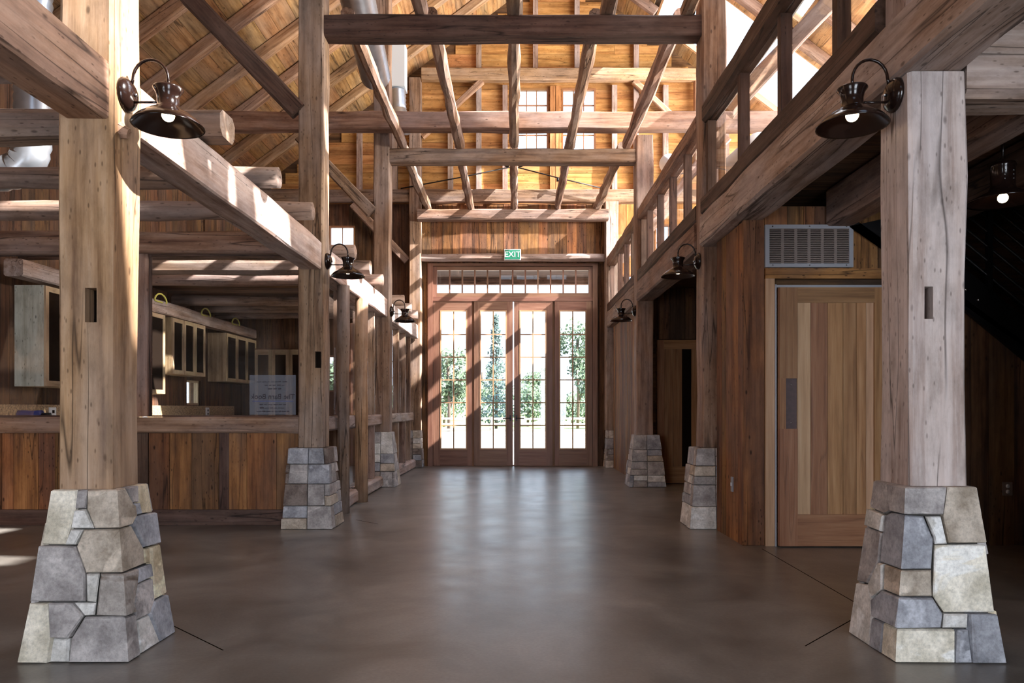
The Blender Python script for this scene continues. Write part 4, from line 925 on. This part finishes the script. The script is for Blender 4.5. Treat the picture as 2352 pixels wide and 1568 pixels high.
# return-air grille
gr = thing('vent_grille', (2.465, 6.18, 2.27), 'grey framed slotted vent grille above the cedar sliding door', 'vent')
gx0, gx1, gz0, gz1 = 2.098, 2.833, 2.325, 2.68
bx('backing', gx0+0.02, gx1-0.02, 6.19, 6.198, gz0+0.02, gz1-0.02, M['hole'], gr)
for a, b, c, d, ax in ((gx0, gx0+0.035, gz0, gz1, 2), (gx1-0.035, gx1, gz0, gz1, 2), (gx0+0.035, gx1-0.035, gz0, gz0+0.032, 0), (gx0+0.035, gx1-0.035, gz1-0.032, gz1, 0)): bx('frame', a, b, 6.172, 6.198, c, d, M['grille'], gr, axis=ax)
nsl = 19; sh = (gz1-gz0-0.064)/nsl
for i in range(nsl): bx('slat', gx0+0.035, gx1-0.035, 6.178, 6.189, gz0+0.032+sh*i+0.007, gz0+0.032+sh*(i+1), M['grille_slat'], gr, axis=0)
for i in range(1, 6): bx('divider', gx0+0.035+i*0.1108-0.012, gx0+0.035+i*0.1108+0.012, 6.1785, 6.186, gz0+0.032, gz1-0.032, M['grille_slat'], gr)
for x in (gx0+0.06, (gx0+gx1)/2, gx1-0.06):
    for zz in (gz0+0.016, gz1-0.016): tube('screw', [(x, 6.172, zz), (x, 6.169, zz)], 0.006, M['chrome'], gr, n=8)
# side wall beside the nave, near part
wb = struct('wall_loft_side', (1.94, 10, 0))
def side_boards(y0, y1, z1, mat, lo=0.1, hi=0.2):
    e = widths(y0, y1, lo, hi)
    for i in range(len(e)-1):
        d = R.uniform(0, 0.004); bx('board', 1.92-d, 1.945, e[i]+0.002, e[i+1]-0.002, 0, z1, mat, wb, axis=2)
side_boards(6.2, 6.985, 2.71, M['board'], 0.12, 0.2); backing(wb, 'x', 1.946, 2.0, 6.34, 6.985, 0, 2.72, [], M['board_dark'])
side_boards(11.27, YB-0.48, 2.71, M['board']); backing(wb, 'x', 1.946, 2.05, 11.45, YB-0.48, 0, 2.72, [], M['board_dark'])
sw_ = thing('light_switch', (1.91, 6.47, 0.45), 'small steel switch plate low on the brown side wall boards', 'switch')
bx('plate', 1.905, 1.915, 6.45, 6.5, 0.42, 0.55, M['grille'], sw_); bx('toggle', 1.897, 1.905, 6.47, 6.48, 0.47, 0.5, M['white'], sw_)
# alcove walls and its door
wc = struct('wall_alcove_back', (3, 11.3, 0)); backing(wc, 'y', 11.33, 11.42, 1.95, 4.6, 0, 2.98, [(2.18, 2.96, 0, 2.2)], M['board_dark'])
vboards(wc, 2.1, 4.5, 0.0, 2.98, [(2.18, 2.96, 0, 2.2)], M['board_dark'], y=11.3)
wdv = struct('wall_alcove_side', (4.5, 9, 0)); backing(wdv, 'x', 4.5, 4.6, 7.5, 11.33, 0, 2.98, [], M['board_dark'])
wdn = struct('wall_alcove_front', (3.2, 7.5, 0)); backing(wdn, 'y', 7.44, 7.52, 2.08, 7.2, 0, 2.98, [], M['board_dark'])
d6 = struct('door_6', (2.57, 11.3, 0))
for a, b, c, d, ax in ((2.19, 2.29, 0.01, 2.19, 2), (2.85, 2.95, 0.01, 2.19, 2), (2.29, 2.85, 0.01, 0.26, 0), (2.29, 2.85, 2.05, 2.19, 0)): bx('stile' if ax == 2 else 'rail', a, b, 11.28, 11.325, c, d, M['cedar'], d6, axis=ax)
for i in range(4): bx('panel_board', 2.29+i*0.14+0.002, 2.43+i*0.14-0.002, 11.295, 11.32, 0.26, 2.05, M['cedar'] if i != 2 else M['hole'], d6, axis=2)

# ------------------------------------------------------------------ stair
st = thing('staircase', (4.5, 6.2, 0), 'black steel staircase with horizontal rails beside the pale near post', 'staircase')
def strp(x, dz=0): return STR(x)+dz
def stringer(y0, y1):
    bm = bmesh.new(); P = [(2.78, STR(2.78)), (2.78, STR(2.78)+0.34), (2.82, STR(2.82)+0.34), (6.1, 0.0), (5.75, 0.0)]
    P = [(2.80, STR(2.80)), (2.80, min(2.66, STR(2.8)+0.34)), (3.2, STR(3.2)+0.34), (6.45, max(0.0, STR(6.45)+0.34)), (6.12, 0.0)]
    f = [bm.verts.new((x, y0, z)) for x, z in P]; g = [bm.verts.new((x, y1, z)) for x, z in P]; n = len(P)
    bm.faces.new(f); bm.faces.new(g[::-1])
    for i in range(n): bm.faces.new((f[i], f[(i+1) % n], g[(i+1) % n], g[i]))
    bmesh.ops.recalc_face_normals(bm, faces=bm.faces[:]); return bm
tobj('stringer', stringer(6.13, 6.17), M['black'], st); tobj('stringer', stringer(7.2, 7.24), M['black'], st)
k = 0; x = 3.35
while x < 6.1:
    zt_ = STR(x)+0.22; bx('tread', x-0.13, x+0.15, 6.175, 7.195, zt_-0.04, zt_, M['board_dark'], st); x += 0.235
for x in (3.40, 3.50, 3.74, 3.845, 4.3, 4.4): tube('bolt', [(x, 6.13, STR(x)+0.165), (x, 6.115, STR(x)+0.165)], 0.011, M['chrome'], st, n=8)
for yy in (6.15, 7.22):
    for x in (3.95, 5.2): bx('rail_post', x-0.02, x+0.02, yy-0.02, yy+0.02, STR(x)+0.3, min(STR(x)+1.3, 2.9), M['black'], st)
    for j in range(7):
        dz = 0.45+j*0.12; xs_ = max(3.0, 2.89+(2.66+dz-2.84)/0.817)
        tube('rail', [(xs_, yy, STR(xs_)+dz), (4.6, yy, STR(4.6)+dz), (5.9, yy, STR(5.9)+dz)], 0.011, M['black'], st, n=6)
bg_ = thing('hanging_banner', (3.85, 7.36, 1.7), 'dark banner with red and yellow marks hanging behind the staircase', 'banner')
bx('cloth', 3.7, 4.35, 7.38, 7.40, 2.0, 2.72, M['cloth_dark'], bg_, bev=0.004)
for x, z_, m, a in ((4.24, 2.42, 'yellow', 0.05), (4.29, 2.38, 'yellow', 0.035), (4.22, 2.30, 'red', 0.06), (4.27, 2.22, 'red', 0.05), (4.18, 2.46, 'white', 0.02), (4.26, 2.6, 'grille', 0.06)):
    board('mark', (x-a, 7.377, z_+a*0.5), (x+a, 7.377, z_-a*0.5), 0.003, a*0.7, M[m], bg_)
o = thing('outlet', (4.13, 6.19, 0.4), 'pale duplex outlet on the dark boards below the staircase', 'outlet')
bx('cover_plate', 4.09, 4.17, 6.188, 6.199, 0.42, 0.53, M['grille_slat'], o)
for zz in (0.452, 0.498): tube('socket', [(4.13, 6.188, zz), (4.13, 6.185, zz)], 0.017, M['white'], o, n=12)

# ------------------------------------------------------------------ lamps
PROF = [(0.0, 0.036), (0.068, 0.034), (0.07, 0.028), (0.055, 0.006), (0.05, -0.02), (0.051, -0.055), (0.062, -0.068), (0.1, -0.088), (0.14, -0.118), (0.165, -0.146), (0.166, -0.152),
        (0.16, -0.148), (0.135, -0.122), (0.098, -0.094), (0.05, -0.075), (0.0, -0.07)]
LM = {}
def lamp_mesh(key, fn, mat):
    if key not in LM:
        bm = fn(); me = bpy.data.meshes.new(key); bm.to_mesh(me); bm.free(); me.materials.append(mat)
        for p in me.polygons: p.use_smooth = True
        LM[key] = me
    return LM[key]
def bulb_bm():
    bm = bmesh.new(); bmesh.ops.create_uvsphere(bm, u_segments=16, v_segments=10, radius=0.03); return bm
def wall_lamp(x, y, z, sgn, label):
    o = thing('gooseneck_lamp', (x, y, z), label, 'lamp', 'gooseneck wall lamps on the posts')
    T = Matrix.Translation(Vector((x, y, z))) @ Matrix.Rotation(0 if sgn > 0 else math.pi, 4, 'Z')
    link('back_plate', lamp_mesh('plate', lambda: (lambda b: (bmesh.ops.transform(b, matrix=Matrix.Rotation(math.pi/2, 4, 'Y'), verts=b.verts[:]), b)[1])(lathe_bm([(0, 0.0), (0.08, 0.0), (0.082, 0.012), (0.07, 0.03), (0.045, 0.045), (0, 0.05)], 24)), M['bronze']), None, o, T)
    arc = [(0.035, 0, 0.05)]+[(0.125-0.085*math.cos(t*math.pi/12), 0, 0.075+0.095*math.sin(t*math.pi/12)) for t in range(13)]+[(0.21, 0, 0.034)]
    link('gooseneck', lamp_mesh('neck', lambda: tube_bm(arc, 0.0075, 8), M['bronze']), None, o, T)
    link('stay_rod', lamp_mesh('rod', lambda: tube_bm([(0.03, 0, -0.035), (0.1, 0, -0.035), (0.17, 0, -0.035)], 0.006, 8), M['bronze']), None, o, T)
    sh_ = link('lamp_shade', lamp_mesh('shade', lambda: lathe_bm(PROF, 32), M['bronze']), None, o, T @ Matrix.Translation((0.21, 0, 0)))
    link('bulb', lamp_mesh('bulb', bulb_bm, M['bulb']), None, sh_, T @ Matrix.Translation((0.21, 0, -0.098)))
    link('bolt', lamp_mesh('bolt', lambda: (lambda b: b)(tube_bm([(0.05, 0, 0.0), (0.06, 0, 0)], 0.008, 8)), M['chrome']), None, o, T)
    return o
LT = {(-1, 0): 'bronze gooseneck lamp on the honey-brown near post', (-1, 1): 'bronze gooseneck lamp on the cracked kitchen corner post', (-1, 2): 'bronze gooseneck lamp on the third kitchen-side post',
      (1, 0): 'bronze gooseneck lamp on the pale near post beside the loft girt', (1, 1): 'bronze gooseneck lamp at the near corner of the dark alcove', (1, 2): 'bronze gooseneck lamp at the far corner of the dark alcove'}
for s, k, x, z in ((-1, 0, -1.872, 2.655), (-1, 1, -1.848, 2.60), (-1, 2, -1.832, 2.59), (1, 0, 1.838, 2.655), (1, 1, 1.832, 2.60), (1, 2, 1.81, 2.60)):
    wall_lamp(x, BENT[k]+(0.0 if k else -0.02), z, -s, LT[(s, k)])
pd = thing('pendant_lamp', (3.04, 4.6, 2.45), 'dark pendant lamp with perforated cap hanging beside the staircase', 'lamp')
tobj('canopy', lathe_bm([(0, 0.02), (0.06, 0.02), (0.06, 0.0), (0, 0.0)], 20), M['bronze'], pd, Matrix.Translation((3.04, 4.6, 2.962)))
tube('stem', [(3.04, 4.6, 2.965), (3.04, 4.6, 2.8), (3.04, 4.6, 2.66)], 0.008, M['bronze'], pd)
cp = tobj('cap', lathe_bm([(0, 0.17), (0.07, 0.168), (0.075, 0.15), (0.068, 0.14), (0.068, 0.03), (0.08, 0.0), (0.2, -0.06), (0.205, -0.07), (0.19, -0.062), (0.075, -0.008), (0, 0.0)], 32), M['bronze'], pd, Matrix.Translation((3.04, 4.6, 2.50)), smooth=True)
for a in (-2.0, -1.2):
    for zz in (2.56, 2.585, 2.61): tube('vent_hole', [(3.04+0.068*math.cos(a), 4.6+0.068*math.sin(a), zz), (3.04+0.071*math.cos(a), 4.6+0.071*math.sin(a), zz)], 0.005, M['chrome'], cp, n=8)
link('bulb', lamp_mesh('bulb', bulb_bm, M['bulb']), None, pd, Matrix.Translation((3.04, 4.6, 2.455)))

# ------------------------------------------------------------------ outside
gd = struct('ground', (0, 60, -0.1))
bm = bmesh.new(); add_box(bm, -120, 120, -60, 42, -0.3, -0.16); tobj('gravel', bm, M['ground'], gd)
bm = bmesh.new(); add_box(bm, -160, 160, 42, 200, -0.3, -0.15); tobj('meadow', bm, M['meadow'], gd)
def foliage_bm(clumps, n, s):
    vs, fs = [], []
    for _ in range(n):
        c = R.choice(clumps); d = Vector((R.gauss(0, 1), R.gauss(0, 1), R.gauss(0, 1))).normalized()*(R.random()**0.45)
        p = Vector((c[0]+d.x*c[3], c[1]+d.y*c[3], c[2]+d.z*c[4]))
        a = Vector((R.gauss(0, 1), R.gauss(0, 1), R.gauss(0, 1))).normalized(); b = a.orthogonal().normalized(); ss = s*R.uniform(0.6, 1.3); i = len(vs)
        vs += [p+a*ss, p+b*ss*0.6, p-a*ss, p-b*ss*0.6]; fs.append((i, i+1, i+2, i+3))
    me = bpy.data.meshes.new('foliage'); me.from_pydata(vs, [], fs); return me
def tree(x, y, h, w, label, kind='leaf', name='tree', group='trees beyond the entry doors'):
    o = thing(name, (x, y, -0.15), label, 'tree', group)
    if kind == 'cone':
        cl = [(x, y, 0.4+h*t, w*(1-t)*0.6+0.1, h*0.09) for t in (0.05, 0.2, 0.35, 0.5, 0.65, 0.8, 0.92)]; m = M['leaf_blue']
    elif kind == 'bush': cl = [(x+R.uniform(-w, w)*0.4, y+R.uniform(-w, w)*0.2, h*R.uniform(0.3, 0.7), w*0.35, h*0.32) for _ in range(7)]; m = M['leaf']
    else: cl = [(x+R.uniform(-w, w)*0.45, y+R.uniform(-w, w)*0.4, h*R.uniform(0.35, 0.88), w*0.28, h*0.13) for _ in range(12)]; m = M['leaf']
    f = link('foliage', foliage_bm(cl, 2600 if kind != 'bush' else 1500, 0.12 if kind != 'cone' else 0.10), m, o); f['kind'] = 'stuff'
    tube('trunk', [(x, y, -0.2), (x+0.05, y, h*0.3), (x-0.04, y, h*0.55), (x, y, h*0.8)], 0.09, M['bark'], o)
    if kind == 'leaf': tube('branch', [(x, y, h*0.2), (x+w*0.2, y, h*0.4), (x+w*0.35, y, h*0.6)], 0.05, M['bark'], o)
tree(-3.7, 42, 5.2, 2.6, 'loose leafy tree seen through the kitchen-side door leaf')
tree(-1.1, 46, 6.6, 2.0, 'tall bluish conifer seen through the second door leaf', 'cone')
tree(3.8, 44, 6.6, 2.4, 'leafy tree seen through the loft-side door leaf')
tree(-4.9, 52, 2.8, 3.2, 'low bush left of the conifer beyond the fence', 'bush', 'bush'); tree(1.0, 53, 2.9, 3.0, 'rounded bush beyond the third door leaf', 'bush', 'bush'); tree(4.4, 56, 2.5, 3.0, 'dark low bush between the conifer and leafy tree', 'bush', 'bush'); tree(4.9, 47, 2.1, 3.4, 'green bush behind the fence under the leafy tree', 'bush', 'bush')
tree(-0.2, 60, 3.6, 6.0, 'broad hazy bush far behind the third door leaf', 'bush', 'bush'); tree(8.2, 62, 3.4, 6.0, 'broad hazy bush far behind the fourth door leaf', 'bush', 'bush'); tree(-7.0, 64, 3.8, 6.0, 'broad hazy bush far behind the kitchen-side door leaf', 'bush', 'bush')
tree(2.0, 74, 5.2, 3.2, 'distant round tree between the third and fourth door leaves'); tree(-3.2, 75, 6.0, 3.4, 'distant tree between the first and second door leaves')
tree(-9.3, 40, 4.2, 3.0, 'leafy tree seen through the kitchen end window'); tree(-6.6, 48, 2.6, 4.0, 'bush seen beyond the kitchen end window', 'bush', 'bush')
fe = thing('rail_fence', (0, 34, -0.15), 'bleached split-rail fence across the yard beyond the doors', 'fence')
for x in range(-10, 9, 3): timber('fence_post', (x, 34, -0.16), (x, 34, 0.75), 0.14, 0.14, M['rail_wood'], fe, up=(0, 1, 0))
for j, z_ in enumerate((0.15, 0.42, 0.66)):
    for x in range(-10, 8, 3): timber('fence_rail', (x+0.08, 34, z_), (x+2.92, 34, z_+R.uniform(-0.03, 0.03)), 0.09, 0.1, M['rail_wood'], fe)
# porch roof edge beyond the transom
po = thing('porch_roof', (0, 16.3, 4.2), 'shaded porch roof edge visible through the transom panes', 'porch')
bx('soffit', -2.6, 2.6, 15.0, 17.0, 4.12, 4.17, M['timber_dark'], po, axis=0); bx('fascia_beam', -2.6, 2.6, 16.9, 17.05, 3.98, 4.2, M['timber'], po)
for x in (-2.5, 2.5): bx('porch_post', x-0.09, x+0.09, 16.88, 17.06, -0.16, 3.98, M['timber'], po)
